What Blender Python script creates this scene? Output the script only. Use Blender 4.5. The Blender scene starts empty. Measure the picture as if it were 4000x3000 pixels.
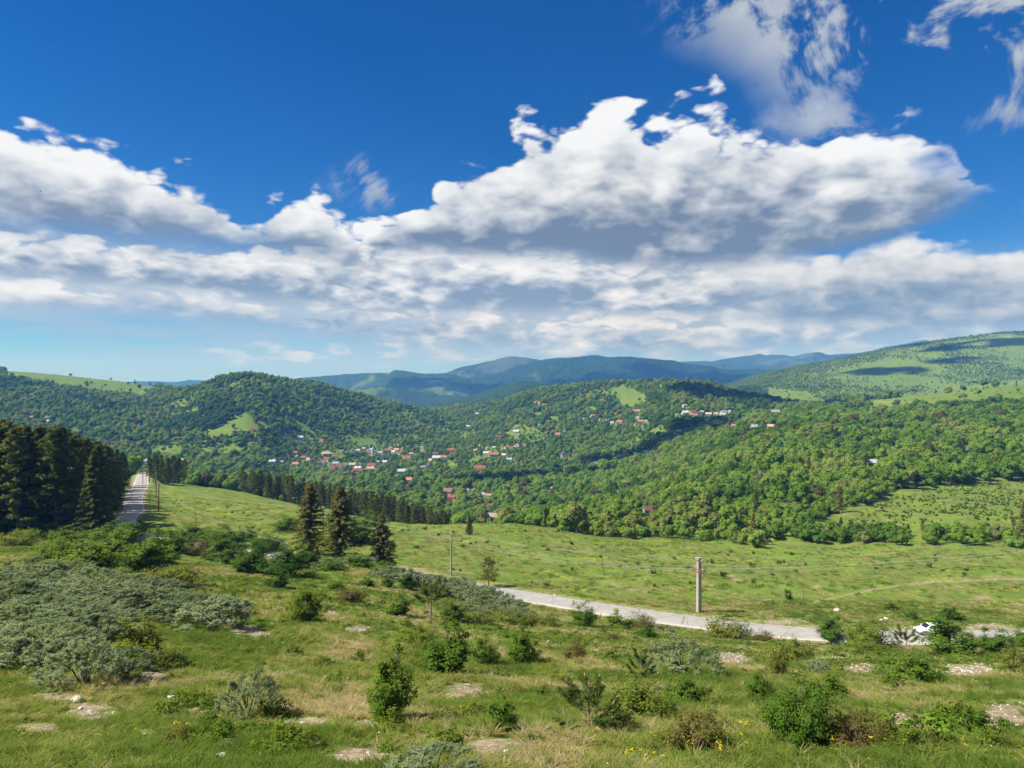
import bpy, math, random
import numpy as np
from mathutils import Vector, kdtree

random.seed(7)
RNG = np.random.default_rng(7)
SC = bpy.context.scene
COL = SC.collection

# ------------------------------------------------------------------ camera
F, CX, CY = 2774.0, 2000.0, 1500.0          # photograph's focal length and centre in its own pixels
cam = bpy.data.cameras.new('camera')
cam.sensor_width = 36.0
cam.lens = 36.0 * F / 4000.0
cam.clip_start = 0.1
cam.clip_end = 60000.0
camo = bpy.data.objects.new('camera', cam)
COL.objects.link(camo)
camo.location = (0, 0, 0)
camo.rotation_euler = (math.radians(90), 0, 0)
SC.camera = camo

# ------------------------------------------------------------------ sun, exposure, render settings
SUN_EL, SUN_AZ = math.radians(49), math.radians(-99)      # azimuth from +Y, clockwise: left and a little behind
SDIR = Vector((math.sin(SUN_AZ) * math.cos(SUN_EL), math.cos(SUN_AZ) * math.cos(SUN_EL), math.sin(SUN_EL)))
sl = bpy.data.lights.new('sun', 'SUN')
sl.energy = 5.0
sl.angle = math.radians(0.53)
sl.color = (1.0, 0.95, 0.86)
so = bpy.data.objects.new('sun', sl)
COL.objects.link(so)
so.rotation_euler = SDIR.to_track_quat('Z', 'Y').to_euler()
so.location = (0, 0, 50)
vs = SC.view_settings
vs.view_transform = 'Standard'
vs.look = 'None'
vs.exposure = 0.85
vs.gamma = 1.0
cy = SC.cycles
cy.max_bounces = 4
cy.diffuse_bounces = 2
cy.glossy_bounces = 1
cy.transmission_bounces = 2
cy.transparent_max_bounces = 4
cy.volume_bounces = 0
cy.use_denoising = True
cy.use_adaptive_sampling = False
cy.denoiser = 'OPENIMAGEDENOISE'
cy.denoising_input_passes = 'RGB_ALBEDO_NORMAL'
cy.caustics_reflective = False
cy.caustics_refractive = False


# ------------------------------------------------------------------ node helper
class NT:
    def __init__(s, tree):
        s.t = tree
        s.n = tree.nodes
        s.l = tree.links

    def new(s, typ, **kw):
        n = s.n.new(typ)
        for k, v in kw.items():
            setattr(n, k, v)
        return n

    def put(s, sock, v):
        if isinstance(v, bpy.types.NodeSocket):
            s.l.new(v, sock)
        elif v is not None:
            sock.default_value = v

    def m(s, op, a, b=None, c=None, clamp=False):
        n = s.new('ShaderNodeMath', operation=op, use_clamp=clamp)
        s.put(n.inputs[0], a)
        if b is not None:
            s.put(n.inputs[1], b)
        if c is not None:
            s.put(n.inputs[2], c)
        return n.outputs[0]

    def vm(s, op, a, b=None):
        n = s.new('ShaderNodeVectorMath', operation=op)
        s.put(n.inputs[0], a)
        if b is not None:
            s.put(n.inputs[1], b)
        return n.outputs[0]

    def ss(s, v, a, b, lo=0.0, hi=1.0, kind='SMOOTHSTEP'):
        n = s.new('ShaderNodeMapRange', interpolation_type=kind)
        s.put(n.inputs['Value'], v)
        s.put(n.inputs['From Min'], a)
        s.put(n.inputs['From Max'], b)
        s.put(n.inputs['To Min'], lo)
        s.put(n.inputs['To Max'], hi)
        return n.outputs['Result']

    def noise(s, vec, scale, detail=4.0, rough=0.5, lac=2.0, dist=0.0):
        n = s.new('ShaderNodeTexNoise')
        n.noise_dimensions = '3D'
        if vec is not None:
            s.put(n.inputs['Vector'], vec)
        s.put(n.inputs['Scale'], scale)
        s.put(n.inputs['Detail'], detail)
        s.put(n.inputs['Roughness'], rough)
        s.put(n.inputs['Lacunarity'], lac)
        s.put(n.inputs['Distortion'], dist)
        return n.outputs['Fac']

    def ramp(s, fac, stops, interp='LINEAR'):
        n = s.new('ShaderNodeValToRGB')
        n.color_ramp.interpolation = interp
        e = n.color_ramp.elements
        while len(e) < len(stops):
            e.new(0.5)
        for el, (p, c) in zip(e, stops):
            el.position = p
            el.color = (*c, 1.0)
        s.put(n.inputs['Fac'], fac)
        return n.outputs['Color']

    def mix(s, fac, a, b, typ='MIX'):
        n = s.new('ShaderNodeMix', data_type='RGBA', blend_type=typ)
        s.put(n.inputs[0], fac)
        s.put(n.inputs[6], a if isinstance(a, bpy.types.NodeSocket) else (*a, 1.0))
        s.put(n.inputs[7], b if isinstance(b, bpy.types.NodeSocket) else (*b, 1.0))
        return n.outputs[2]

    def attr(s, name, typ='GEOMETRY', out='Fac'):
        n = s.new('ShaderNodeAttribute', attribute_type=typ, attribute_name=name)
        return n.outputs[out]


# ------------------------------------------------------------------ world: sky with cloud banks
def pix_dir(px, py):
    u, v = (px - CX) / F, (CY - py) / F
    return math.atan(u), math.atan(v / math.sqrt(1 + u * u))


world = bpy.data.worlds.new('World')
SC.world = world
world.use_nodes = True
W = NT(world.node_tree)
W.n.clear()
wout = W.new('ShaderNodeOutputWorld')
bg = W.new('ShaderNodeBackground')
SKY_STR = 0.052
CLOUD = 0.575          # radiance of a sunlit cloud for this exposure
bg.inputs['Strength'].default_value = SKY_STR
W.l.new(bg.outputs[0], wout.inputs['Surface'])
sky = W.new('ShaderNodeTexSky', sky_type='NISHITA')
sky.sun_disc = False
sky.sun_elevation = SUN_EL
sky.sun_rotation = SUN_AZ
sky.altitude = 900.0
sky.air_density = 1.0
sky.dust_density = 0.0
sky.ozone_density = 2.0
hsv = W.new('ShaderNodeHueSaturation')
hsv.inputs['Saturation'].default_value = 1.48
hsv.inputs['Hue'].default_value = 0.500
hsv.inputs['Value'].default_value = 1.0
W.l.new(sky.outputs[0], hsv.inputs['Color'])
skycol = W.mix(1.0, hsv.outputs[0], (0.44, 0.75, 1.10), 'MULTIPLY')      # cool white balance
tc = W.new('ShaderNodeTexCoord')
D = tc.outputs['Generated']
sp = W.new('ShaderNodeSeparateXYZ')
W.l.new(D, sp.inputs[0])
dx, dy, dz = sp.outputs
AZ = W.m('ARCTAN2', dx, dy)
HOR = W.m('SQRT', W.m('ADD', W.m('MULTIPLY', dx, dx), W.m('MULTIPLY', dy, dy)))
EL = W.m('ARCTAN2', dz, HOR)
AZ01 = W.ss(AZ, -0.75, 0.75, kind='LINEAR')
ESC = 0.6


def curve(pts):
    n = W.new('ShaderNodeFloatCurve')
    cm = n.mapping
    c = cm.curves[0]
    cm.use_clip = False
    q = []
    for px, py in pts:
        a, e = pix_dir(px, py)
        q.append(((a + 0.75) / 1.5, e / ESC))
    while len(c.points) < len(q):
        c.points.new(0.5, 0.5)
    for p, (x, y) in zip(c.points, q):
        p.location = (x, y)
        p.handle_type = 'AUTO'
    cm.update()
    W.l.new(AZ01, n.inputs['Value'])
    return W.m('MULTIPLY', n.outputs['Value'], ESC)


def coords(seed, kz):
    mp = W.new('ShaderNodeMapping')
    W.l.new(D, mp.inputs['Vector'])
    mp.inputs['Scale'].default_value = (1, 1, kz)
    mp.inputs['Location'].default_value = (seed * 3.17, seed * 1.31, seed * 2.23)
    return mp.outputs[0]


def field(seed, scale, kz, billow=0.0, det=8.0, off=(-0.020, 0.0, 0.026), medscale=0.5, rough=0.57, dist=0.2):
    """Cloud texture shared by banks that lie apart: ragged field, the same a little toward the sun, and a soft one."""
    P = coords(seed, kz)
    Q = W.vm('ADD', P, (off[0], off[1], off[2] * kz))
    res = []
    for v, d in ((P, det), (Q, det - 2)):
        n = W.noise(v, scale, d, rough, 2.1, dist)
        if billow:
            n2 = W.noise(v, scale * 2.3, 3, 0.5)
            n = W.m('ADD', n, W.m('MULTIPLY', W.m('SUBTRACT', W.m('ABSOLUTE', W.m('SUBTRACT', n2, 0.5)), 0.10), billow))
        res.append(n)
    return res[0], res[1], W.noise(P, scale * medscale, 4, 0.5)


def cloud_layer(base_col, top, bot, fld, amp=0.10, soft=0.03, bamp=0.05, bsoft=0.03, ends=None, dens=1.0, bright=1.0,
                lo=(0.19, 0.24, 0.33), mid=(0.50, 0.55, 0.62), hi=(0.90, 0.92, 0.95), relief=1.6, grad=0.75, fill=None, rim=0.30, medk=1.0, bias=0.0):
    """One bank of cumulus: top and base outlines by azimuth, ragged by noise, shaded by height and relief."""
    T, B = curve(top), curve(bot)
    big, lit, med = fld
    td = W.m('ADD', W.m('SUBTRACT', T, EL), W.m('MULTIPLY', W.m('SUBTRACT', big, 0.5), amp))
    bd = W.m('ADD', W.m('SUBTRACT', EL, B), W.m('MULTIPLY', W.m('SUBTRACT', med, 0.5), bamp))
    al = W.m('MULTIPLY', W.ss(td, 0.0, soft), W.ss(bd, -bsoft, bsoft))
    if ends:
        a0, a1, w0, w1 = ends
        z0, z1 = pix_dir(a0, 1200)[0], pix_dir(a1, 1200)[0]
        nx = W.m('ADD', AZ, W.m('MULTIPLY', W.m('SUBTRACT', big, 0.5), 0.25))
        al = W.m('MULTIPLY', al, W.m('MULTIPLY', W.ss(nx, z0 - w0, z0 + w0), W.ss(nx, z1 - w1, z1 + w1, 1.0, 0.0)))
    if fill:
        al = W.m('MULTIPLY', al, W.ss(big, fill[0], fill[1]))
    al = W.m('MULTIPLY', al, dens)
    hgt = W.m('DIVIDE', W.m('SUBTRACT', EL, B), W.m('MAXIMUM', W.m('SUBTRACT', T, B), 0.01))
    s = W.m('ADD', W.m('MULTIPLY', hgt, grad), W.m('MULTIPLY', W.m('SUBTRACT', big, lit), relief))
    s = W.m('ADD', s, W.m('MULTIPLY', W.m('SUBTRACT', med, 0.5 - bias), medk))
    s = W.m('ADD', s, W.m('MULTIPLY', W.ss(td, 0.0, 0.05, 1.0, 0.0), rim))
    c = W.ramp(W.m('ADD', W.m('MULTIPLY', s, 0.62), 0.22), [(0.10, lo), (0.42, mid), (0.80, hi)], 'B_SPLINE')
    k = bright * CLOUD / SKY_STR
    c = W.vm('MULTIPLY', c, (k, k, k))
    return W.mix(al, base_col, c)


# wisps high on the right and a loose scrap left of the centre bank
FD = field(7.6, 6.5, 1.0, 0.6, 9, medscale=0.6, rough=0.66, dist=0.6)
SIMPLE = cloud_layer(skycol, [(2400, -600), (2700, -400), (3400, -600), (4300, -600)],
                [(2300, -60), (2600, 60), (2850, 190), (3050, 300), (3200, 320), (3450, 280), (3700, 380), (3900, 480), (4300, 540)], FD,
                amp=0.05, soft=0.05, bamp=0.16, bsoft=0.05, ends=(2600, 9000, .08, .1), fill=(0.44, 0.56), dens=0.98,
                bright=0.88, lo=(0.45, 0.52, 0.62), relief=1.2, grad=0.3, medk=0.4)
SIMPLE = cloud_layer(SIMPLE, [(1250, 660), (1360, 600), (1440, 570), (1520, 640), (1600, 760), (1700, 860)], [(1250, 760), (1360, 780), (1440, 800), (1520, 780), (1600, 800), (1700, 860)], FD,
                     amp=0.08, soft=0.05, bamp=0.08, bsoft=0.03, ends=(1300, 1640, .03, .03), dens=0.85, bright=0.9, lo=(0.45, 0.52, 0.62), relief=1.0, grad=0.3, fill=(0.40, 0.52))
SIMPLE = cloud_layer(SIMPLE, [(2900, 430), (3100, 390), (3250, 350), (3400, 400), (3500, 480)], [(2900, 480), (3100, 500), (3250, 520), (3400, 510), (3500, 520)], FD,
                     amp=0.08, soft=0.05, bamp=0.06, bsoft=0.03, ends=(3000, 3440, .04, .04), dens=0.85, bright=0.9, lo=(0.45, 0.52, 0.62), relief=1.0, grad=0.3, fill=(0.38, 0.5))
# unseen broken cloud added overhead, above the picture, as white fill light
ov = W.noise(coords(3.3, 1.0), 2.6, 5, 0.55)
ovm = W.m('MULTIPLY', W.ss(EL, 0.56, 0.80), W.ss(ov, 0.44, 0.56))
ovk = CLOUD / SKY_STR
SIMPLE = W.mix(W.m('MULTIPLY', ovm, 0.92), SIMPLE, W.vm('MULTIPLY', W.ramp(ov, [(0.44, (0.86, 0.88, 0.92)), (0.62, (0.56, 0.60, 0.67))]), (ovk, ovk, ovk)))
FA = field(5, 5.6, 1.9, 1.1, 8)
FB_ = field(2, 7.0, 2.5, 1.3, 8)
FC = field(1, 17.0, 3.2, 0.0, 5)
C = SIMPLE
# thin streaks low above the far horizon
st = W.noise(coords(11, 9.0), 3.0, 5, 0.55)
stm = W.ss(EL, 0.08, 0.18, 1.0, 0.0)
k = 0.66 * CLOUD / SKY_STR
C = W.mix(W.m('MULTIPLY', W.m('MULTIPLY', W.ss(st, 0.30, 0.62), stm), 0.9), C, (0.52 * k, 0.66 * k, 0.88 * k))
# small far puffs
C = cloud_layer(C, [(-200, 1350), (1300, 1330), (1700, 1300), (2200, 1290), (3300, 1290), (4200, 1260)],
                [(-200, 1420), (1500, 1420), (1800, 1415), (2300, 1420), (3300, 1405), (4200, 1400)], FC,
                amp=0.05, soft=0.02, bamp=0.02, bsoft=0.012, fill=(0.47, 0.57), ends=(950, 9000, .14, .1), dens=0.9, bright=0.88, lo=(0.30, 0.40, 0.56), grad=0.5, relief=2.2)
# pale veil filling the gaps between the banks
VT, VB = curve([(-200, 760), (400, 800), (900, 860), (1300, 900), (1600, 840), (2200, 800), (3000, 850), (3300, 960), (4200, 1000)]), curve([(-200, 1180), (400, 1220), (1000, 1290), (1600, 1340), (2600, 1370), (3400, 1300), (4200, 1250)])
va = W.m('MULTIPLY', W.ss(W.m('ADD', W.m('SUBTRACT', VT, EL), W.m('MULTIPLY', W.m('SUBTRACT', FB_[2], 0.5), 0.15)), 0.0, 0.07), W.ss(W.m('ADD', W.m('SUBTRACT', EL, VB), W.m('MULTIPLY', W.m('SUBTRACT', FB_[2], 0.5), 0.08)), -0.02, 0.03))
C = W.mix(W.m('MULTIPLY', va, 0.93), C, W.vm('MULTIPLY', W.ramp(FB_[0], [(0.34, (0.42, 0.49, 0.59)), (0.62, (0.76, 0.80, 0.86))]), (CLOUD / SKY_STR,) * 3))
# low grey-blue shelf
C = cloud_layer(C, [(-200, 1080), (600, 1110), (1200, 1160), (1800, 1190), (2400, 1210), (3000, 1200), (3600, 1120), (4200, 1080)],
                [(-200, 1160), (300, 1200), (800, 1255), (1200, 1300), (1600, 1335), (2200, 1375), (2800, 1375), (3400, 1325), (4200, 1275)], FB_,
                amp=0.17, soft=0.018, bamp=0.05, bsoft=0.02, bright=0.96, lo=(0.24, 0.31, 0.43), relief=2.6, grad=1.2, medk=1.8, bias=-0.16)
# right-hand bank
C = cloud_layer(C, [(2500, 1000), (3000, 990), (3300, 950), (3480, 930), (3650, 960), (3850, 965), (4200, 940)],
                [(2500, 1250), (3000, 1265), (3400, 1262), (3800, 1258), (4200, 1240)], FA,
                amp=0.09, soft=0.018, bamp=0.02, bsoft=0.014, ends=(2750, 9000, .12, .1), bright=0.88, lo=(0.20, 0.27, 0.38), relief=2.4, grad=1.3, medk=1.6, rim=0.2, bias=-0.20)
# left middle shelf, running behind the centre bank
C = cloud_layer(C, [(-200, 850), (400, 870), (900, 910), (1300, 890), (1700, 900), (2100, 950), (2700, 990), (4200, 1060)],
                [(-200, 1060), (300, 1090), (800, 1150), (1200, 1190), (1700, 1215), (2300, 1225), (2900, 1210), (4200, 1200)], FB_,
                amp=0.15, soft=0.02, bamp=0.03, bsoft=0.014, ends=(-9000, 3000, .1, .12), bright=0.98, lo=(0.22, 0.28, 0.38), relief=2.6, grad=1.2, medk=1.8, bias=-0.14)
# centre bank
C = cloud_layer(C, [(1300, 980), (1400, 930), (1480, 860), (1560, 780), (1680, 690), (1760, 600), (1900, 555), (2050, 510), (2250, 460),
                    (2400, 430), (2540, 470), (2800, 455), (3100, 490), (3400, 500), (3560, 540), (3760, 650), (3900, 760)],
                [(1300, 1040), (1600, 970), (1900, 1000), (2200, 1015), (2500, 1045), (2800, 1025), (3100, 985), (3400, 925), (3700, 820), (3900, 760)], FA,
                amp=0.17, soft=0.018, bamp=0.05, bsoft=0.016, ends=(1380, 3800, .05, .06), bright=0.99, lo=(0.16, 0.21, 0.30), relief=2.2, grad=1.8, medk=1.5, rim=0.2, bias=-0.36)
# upper left bank
C = cloud_layer(C, [(-300, 420), (0, 490), (200, 535), (420, 600), (620, 670), (780, 680), (880, 735), (960, 830), (1080, 790), (1200, 770),
                    (1310, 840), (1420, 940), (1500, 1030)],
                [(-300, 860), (0, 880), (400, 905), (700, 935), (960, 960), (1200, 985), (1350, 1000), (1500, 1050)], FA,
                amp=0.15, soft=0.018, bamp=0.05, bsoft=0.025, ends=(-9000, 1450, .05, .04), bright=0.98, lo=(0.19, 0.24, 0.33), relief=2.2, grad=1.5, medk=1.4, rim=0.2, bias=-0.24)
W.l.new(C, bg.inputs['Color'])
# above the banks and below the horizon there is only sky: skip the costly part there
bg0 = W.new('ShaderNodeBackground')
bg0.inputs['Strength'].default_value = SKY_STR
W.l.new(SIMPLE, bg0.inputs['Color'])
gate = W.m('MULTIPLY', W.m('GREATER_THAN', EL, -0.02), W.m('LESS_THAN', EL, 0.47))
mxs = W.new('ShaderNodeMixShader')
W.l.new(gate, mxs.inputs[0])
W.l.new(bg0.outputs[0], mxs.inputs[1])
W.l.new(bg.outputs[0], mxs.inputs[2])
W.l.new(mxs.outputs[0], wout.inputs['Surface'])
world.cycles.sampling_method = 'MANUAL'
world.cycles.sample_map_resolution = 512
#@@TERRAIN
# ------------------------------------------------------------------ small helpers
def tag(o, label=None, cat=None, group=None, kind=None):
    if label:
        o['label'] = label
    if cat:
        o['category'] = cat
    if group:
        o['group'] = group
    if kind:
        o['kind'] = kind
    return o


def mesh_np(name, V, Fc, mat=None, smooth=False, normals=None):
    """Mesh from arrays; Fc is (n,3) or (n,4), or a list of such arrays."""
    V = np.asarray(V, dtype=np.float32)
    fl = Fc if isinstance(Fc, list) else [Fc]
    fl = [np.asarray(f, dtype=np.int32) for f in fl if len(f)]
    me = bpy.data.meshes.new(name)
    me.vertices.add(len(V))
    me.vertices.foreach_set('co', V.ravel())
    loops = np.concatenate([f.ravel() for f in fl])
    sizes = np.concatenate([np.full(len(f), f.shape[1], np.int32) for f in fl])
    me.loops.add(len(loops))
    me.loops.foreach_set('vertex_index', loops)
    me.polygons.add(len(sizes))
    me.polygons.foreach_set('loop_start', np.concatenate([[0], np.cumsum(sizes)[:-1]]).astype(np.int32))
    me.update(calc_edges=True)
    me.polygons.foreach_set('use_smooth', np.full(len(sizes), bool(smooth or normals is not None)))
    if normals is not None:
        me.normals_split_custom_set_from_vertices(np.asarray(normals, dtype=np.float32))
    if mat is not None:
        me.materials.append(mat)
    return me


def add_attr(me, name, data, typ='FLOAT', dom='POINT'):
    a = me.attributes.new(name, typ, dom)
    a.data.foreach_set('value', np.asarray(data, dtype=np.float32 if typ == 'FLOAT' else np.int32).ravel())


def obj(name, me, parent=None, loc=None, rot=None, scale=None):
    o = bpy.data.objects.new(name, me)
    COL.objects.link(o)
    if parent is not None:
        o.parent = parent
    if loc is not None:
        o.location = loc
    if rot is not None:
        o.rotation_euler = rot
    if scale is not None:
        o.scale = scale
    return o


def vnoise(x, y, seed=0):
    xi, yi = np.floor(x).astype(np.int64), np.floor(y).astype(np.int64)
    fx, fy = x - xi, y - yi
    fx, fy = fx * fx * (3 - 2 * fx), fy * fy * (3 - 2 * fy)

    def h(a, b):
        n = (a * 374761393 + b * 668265263 + seed * 974634777) & 0xFFFFFFFF
        n = ((n ^ (n >> 13)) * 1274126177) & 0xFFFFFFFF
        return ((n ^ (n >> 16)) & 0xFFFF) / 65535.0
    a, b, c, d = h(xi, yi), h(xi + 1, yi), h(xi, yi + 1), h(xi + 1, yi + 1)
    return (a * (1 - fx) + b * fx) * (1 - fy) + (c * (1 - fx) + d * fx) * fy


def fbm(x, y, oct=4, seed=0, gain=0.5):
    s, a, t = 0, 1.0, 0
    for i in range(oct):
        s = s + a * vnoise(x * 2 ** i, y * 2 ** i, seed + i)
        t += a
        a *= gain
    return s / t - 0.5


def pchip(xs, ys, q):
    xs, ys, q = np.asarray(xs, float), np.asarray(ys, float), np.asarray(q, float)
    h = np.diff(xs)
    d = np.diff(ys) / h
    m = np.zeros(len(xs))
    for i in range(1, len(xs) - 1):
        if d[i - 1] * d[i] > 0:
            w1, w2 = 2 * h[i] + h[i - 1], h[i] + 2 * h[i - 1]
            m[i] = (w1 + w2) / (w1 / d[i - 1] + w2 / d[i])
    m[0], m[-1] = d[0], d[-1]
    i = np.clip(np.searchsorted(xs, q) - 1, 0, len(h) - 1)
    t = np.clip((q - xs[i]) / h[i], 0, 1)
    return ((2 * t ** 3 - 3 * t ** 2 + 1) * ys[i] + (t ** 3 - 2 * t ** 2 + t) * h[i] * m[i]
            + (-2 * t ** 3 + 3 * t ** 2) * ys[i + 1] + (t ** 3 - t ** 2) * h[i] * m[i + 1])


# ------------------------------------------------------------------ terrain
# for a few bearings (named by the photo column they cross) the ground's height at several distances
NEAR = [(4, -3.4), (8, -5.0), (13, -7.0), (20, -9.5)]
FAR = [(4200, -150), (14000, -160)]
PROF = {
    0: [(30, -12.2), (45, -15.5), (60, -18.5), (80, -22), (100, -25), (130, -29.5), (165, -35), (185, -37), (250, -41), (400, -56), (600, -84),
        (750, -92), (850, -88), (1000, -68), (1150, -45), (1300, -20), (1500, 10), (1650, 26), (1750, 32), (1900, 20), (2500, -80)],
    300: [(30, -12.2), (45, -15.5), (60, -18.5), (80, -22), (100, -25), (130, -29.5), (165, -35), (185, -37), (250, -41), (400, -55), (600, -85),
          (750, -95), (850, -92), (1000, -75), (1150, -55), (1300, -33), (1500, -5), (1650, 13), (1750, 18), (1850, 10), (2500, -90)],
    600: [(30, -12.3), (45, -15.8), (60, -19), (80, -22.8), (100, -26.2), (130, -31), (160, -36), (185, -37), (230, -40), (280, -43), (330, -47),
          (400, -56), (480, -68), (600, -88), (750, -98), (850, -95), (1000, -83), (1150, -65), (1300, -45), (1450, -25), (1600, -12),
          (1700, -4), (1800, -8), (2500, -100)],
    950: [(30, -12.4), (45, -16), (60, -19.4), (80, -23.4), (100, -27.2), (120, -31), (140, -36), (150, -38), (185, -38.6), (230, -42), (280, -46),
          (340, -53), (400, -61), (480, -76), (600, -98), (750, -112), (850, -110), (950, -100), (1050, -75), (1150, -42), (1250, -8),
          (1340, 13), (1400, 17), (1480, 8), (1800, -70), (2500, -120)],
    1200: [(30, -12.5), (45, -16.3), (60, -19.8), (80, -24), (100, -28), (120, -30.6), (135, -32.8), (149, -38), (180, -39), (230, -43), (280, -49),
           (330, -57), (380, -66), (450, -82), (600, -105), (800, -118), (950, -123), (1050, -119), (1150, -95), (1250, -60), (1350, -27),
           (1450, -6), (1520, -1), (1600, -8), (1900, -80), (2500, -130)],
    1500: [(30, -12.6), (45, -16.8), (60, -20.6), (80, -25.4), (100, -29.0), (120, -31.8), (133, -34.0), (144, -38), (170, -39.5), (210, -44), (250, -50),
           (280, -55), (320, -62), (380, -75), (600, -104), (800, -115), (1000, -121), (1200, -115), (1350, -88), (1480, -58), (1600, -40), (1800, -66),
           (2300, -125), (2600, -135)],
    1800: [(30, -12.8), (45, -17.2), (60, -21.5), (80, -26.8), (100, -31.5), (118, -35.7), (128, -37.8), (150, -39), (180, -42), (215, -45.5), (250, -50),
           (270, -53), (320, -68), (450, -92), (580, -106), (700, -110), (850, -115), (1000, -118), (1200, -112), (1400, -100), (1700, -79),
           (2000, -66), (2300, -72), (2600, -125)],
    2100: [(30, -12.9), (45, -17.5), (60, -22), (80, -27.8), (100, -33), (115, -37), (123, -37.8), (150, -40.2), (180, -43.5), (215, -47), (250, -51),
           (275, -56), (330, -70), (450, -88), (580, -100), (700, -105), (850, -110), (1000, -107), (1200, -90), (1400, -62), (1550, -30),
           (1680, -16), (1800, -24), (2300, -90), (2600, -125)],
    2400: [(30, -13), (45, -17.8), (60, -22.5), (80, -28.5), (100, -34.2), (110, -37.2), (121, -37.7), (140, -39.5), (170, -43), (200, -47), (235, -51),
           (300, -61), (430, -79), (560, -91), (690, -98), (850, -101), (1000, -94), (1150, -80), (1350, -52), (1480, -20), (1580, 1), (1680, 2),
           (1900, -25), (2300, -80), (2600, -110)],
    2700: [(30, -13.1), (45, -18), (60, -22.9), (80, -29.2), (98, -34.6), (106, -37.2), (116, -37.7), (140, -40), (170, -44), (200, -48), (235, -52),
           (270, -54), (330, -58), (430, -64), (560, -70), (700, -70), (850, -66), (1000, -56), (1100, -46), (1250, -22), (1400, -4), (1500, 8),
           (1600, 6), (1800, -30), (2300, -60), (2700, -40), (3000, -70)],
    3000: [(30, -13.2), (45, -18.3), (60, -23.3), (80, -29.8), (96, -35), (102, -37.2), (111, -37.6), (130, -39.3), (160, -43), (200, -48), (240, -52),
           (270, -53), (330, -54), (400, -53), (500, -50), (600, -46), (700, -43), (800, -41.5), (900, -46), (1000, -50), (1150, -40), (1300, -31),
           (1500, -48), (2000, -30), (2500, 15), (2900, 48), (3400, -10)],
    3300: [(30, -13.3), (45, -18.5), (60, -23.6), (80, -30), (94, -35), (100, -37), (109, -37.5), (130, -39.3), (160, -43), (200, -47.8), (240, -51.5),
           (270, -52.5), (330, -52.5), (400, -50.5), (500, -47), (600, -44), (700, -41.5), (800, -38), (900, -33), (1000, -27), (1080, -29), (1300, -50), (1600, -42),
           (1900, -25), (2300, 35), (2800, 103), (3300, 60)],
    3600: [(30, -13.4), (45, -18.6), (60, -23.7), (80, -30), (93, -34.8), (99, -37), (108, -37.5), (130, -39.2), (160, -43), (200, -47.5), (240, -51), (280, -52),
           (330, -51), (360, -50), (450, -46), (550, -42), (650, -37), (750, -31), (850, -23), (920, -16), (1000, -19), (1200, -60), (1600, -45), (1900, -25),
           (2300, 60), (2800, 162), (3300, 90)],
    4000: [(30, -13.4), (45, -18.6), (60, -23.7), (80, -30), (93, -34.8), (99, -37), (108, -37.5), (130, -39.2), (160, -43), (200, -47.5), (240, -51), (280, -52),
           (330, -51), (360, -50), (450, -45), (550, -39), (650, -32), (750, -24), (850, -13), (950, -1), (1050, -4), (1250, -40), (1600, -30), (1900, -2),
           (2300, 85), (2800, 205), (3300, 130)],
}
pxs = sorted(PROF)
PXK = [-2500] + pxs + [6500]
LY = np.concatenate([np.linspace(math.log(4), math.log(3400), 560), np.linspace(math.log(3400), math.log(14000), 14)[1:]])
YY = np.exp(LY)
tab = []
for p in pxs:
    pts = NEAR + PROF[p] + FAR
    tab.append(pchip([math.log(a) for a, _ in pts], [b for _, b in pts], LY))
tab = np.array([tab[0]] + tab + [tab[-1]])
PXG = np.concatenate([np.linspace(-6000, -160, 34)[:-1], np.arange(-160, 4160, 7.4), np.linspace(4160, 10000, 34)])
ZG = np.zeros((len(PXG), len(LY)))
for j in range(len(LY)):
    ZG[:, j] = pchip(PXK, tab[:, j], np.clip(PXG, PXK[0], PXK[-1]))
# soften the joins between bearings
ker = np.exp(-np.linspace(-2, 2, 13) ** 2)
ker /= ker.sum()
ZG = np.apply_along_axis(lambda v: np.convolve(np.pad(v, 6, mode='edge'), ker, 'valid'), 1, ZG)
XG = (PXG[:, None] - CX) / F * YY[None, :]
YG = np.broadcast_to(YY[None, :], XG.shape)
amp = np.clip(YG / 130.0, 0.25, 7.0)
ZG = ZG + fbm(XG / (14 + YG * 0.10), YG / (14 + YG * 0.10), 4, 3) * amp * 1.1 * np.clip((3300 - YG) / 600, 0, 1)
nearf = np.clip((160 - YG) / 60, 0, 1)
ZG = ZG + fbm(XG / 2.3, YG / 2.3, 4, 9) * 0.55 * nearf
meadowf = np.clip((YG - 125) / 20, 0, 1) * np.clip((420 - YG) / 100, 0, 1)
ZG = ZG + (fbm(XG / 17, YG / 11, 3, 21) * 3.2 + fbm(XG / 5, YG / 4, 3, 22) * 0.7) * meadowf


# the road, as a line of points on the hillside
def at_z(px, py, z):
    y = -z * F / (py - CY)
    return ((px - CX) / F * y, y, z)


RP = [(190, 118, -36.6), (120, 106, -36.8), at_z(3950, 2484, -37.0), at_z(3500, 2487, -37.1), at_z(3000, 2461, -37.3), at_z(2730, 2429, -37.5), at_z(2400, 2384, -37.7),
      at_z(2100, 2335, -37.9), at_z(1900, 2302, -38.1), at_z(1700, 2263, -38.2), at_z(1560, 2236, -38.2), (-50, 157, -38.2), (-76, 168, -37.8),
      (-94, 177, -37.3), (-104, 190, -36.9), (-113, 212, -37.8), (-128, 240, -39.6), (-142, 268, -41.4), (-157, 300, -43.2), (-180, 345, -46.6),
      (-203, 390, -50.5), (-234, 450, -56)]
RP = np.array(RP)
seg = np.concatenate([[0], np.cumsum(np.linalg.norm(np.diff(RP[:, :2], axis=0), axis=1))])
sq = np.arange(0, seg[-1], 1.5)
ROAD = np.stack([pchip(seg, RP[:, k], sq) for k in range(3)], 1)
for _ in range(6):
    ROAD[1:-1] = 0.25 * ROAD[:-2] + 0.5 * ROAD[1:-1] + 0.25 * ROAD[2:]
RHW = 2.9
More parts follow.
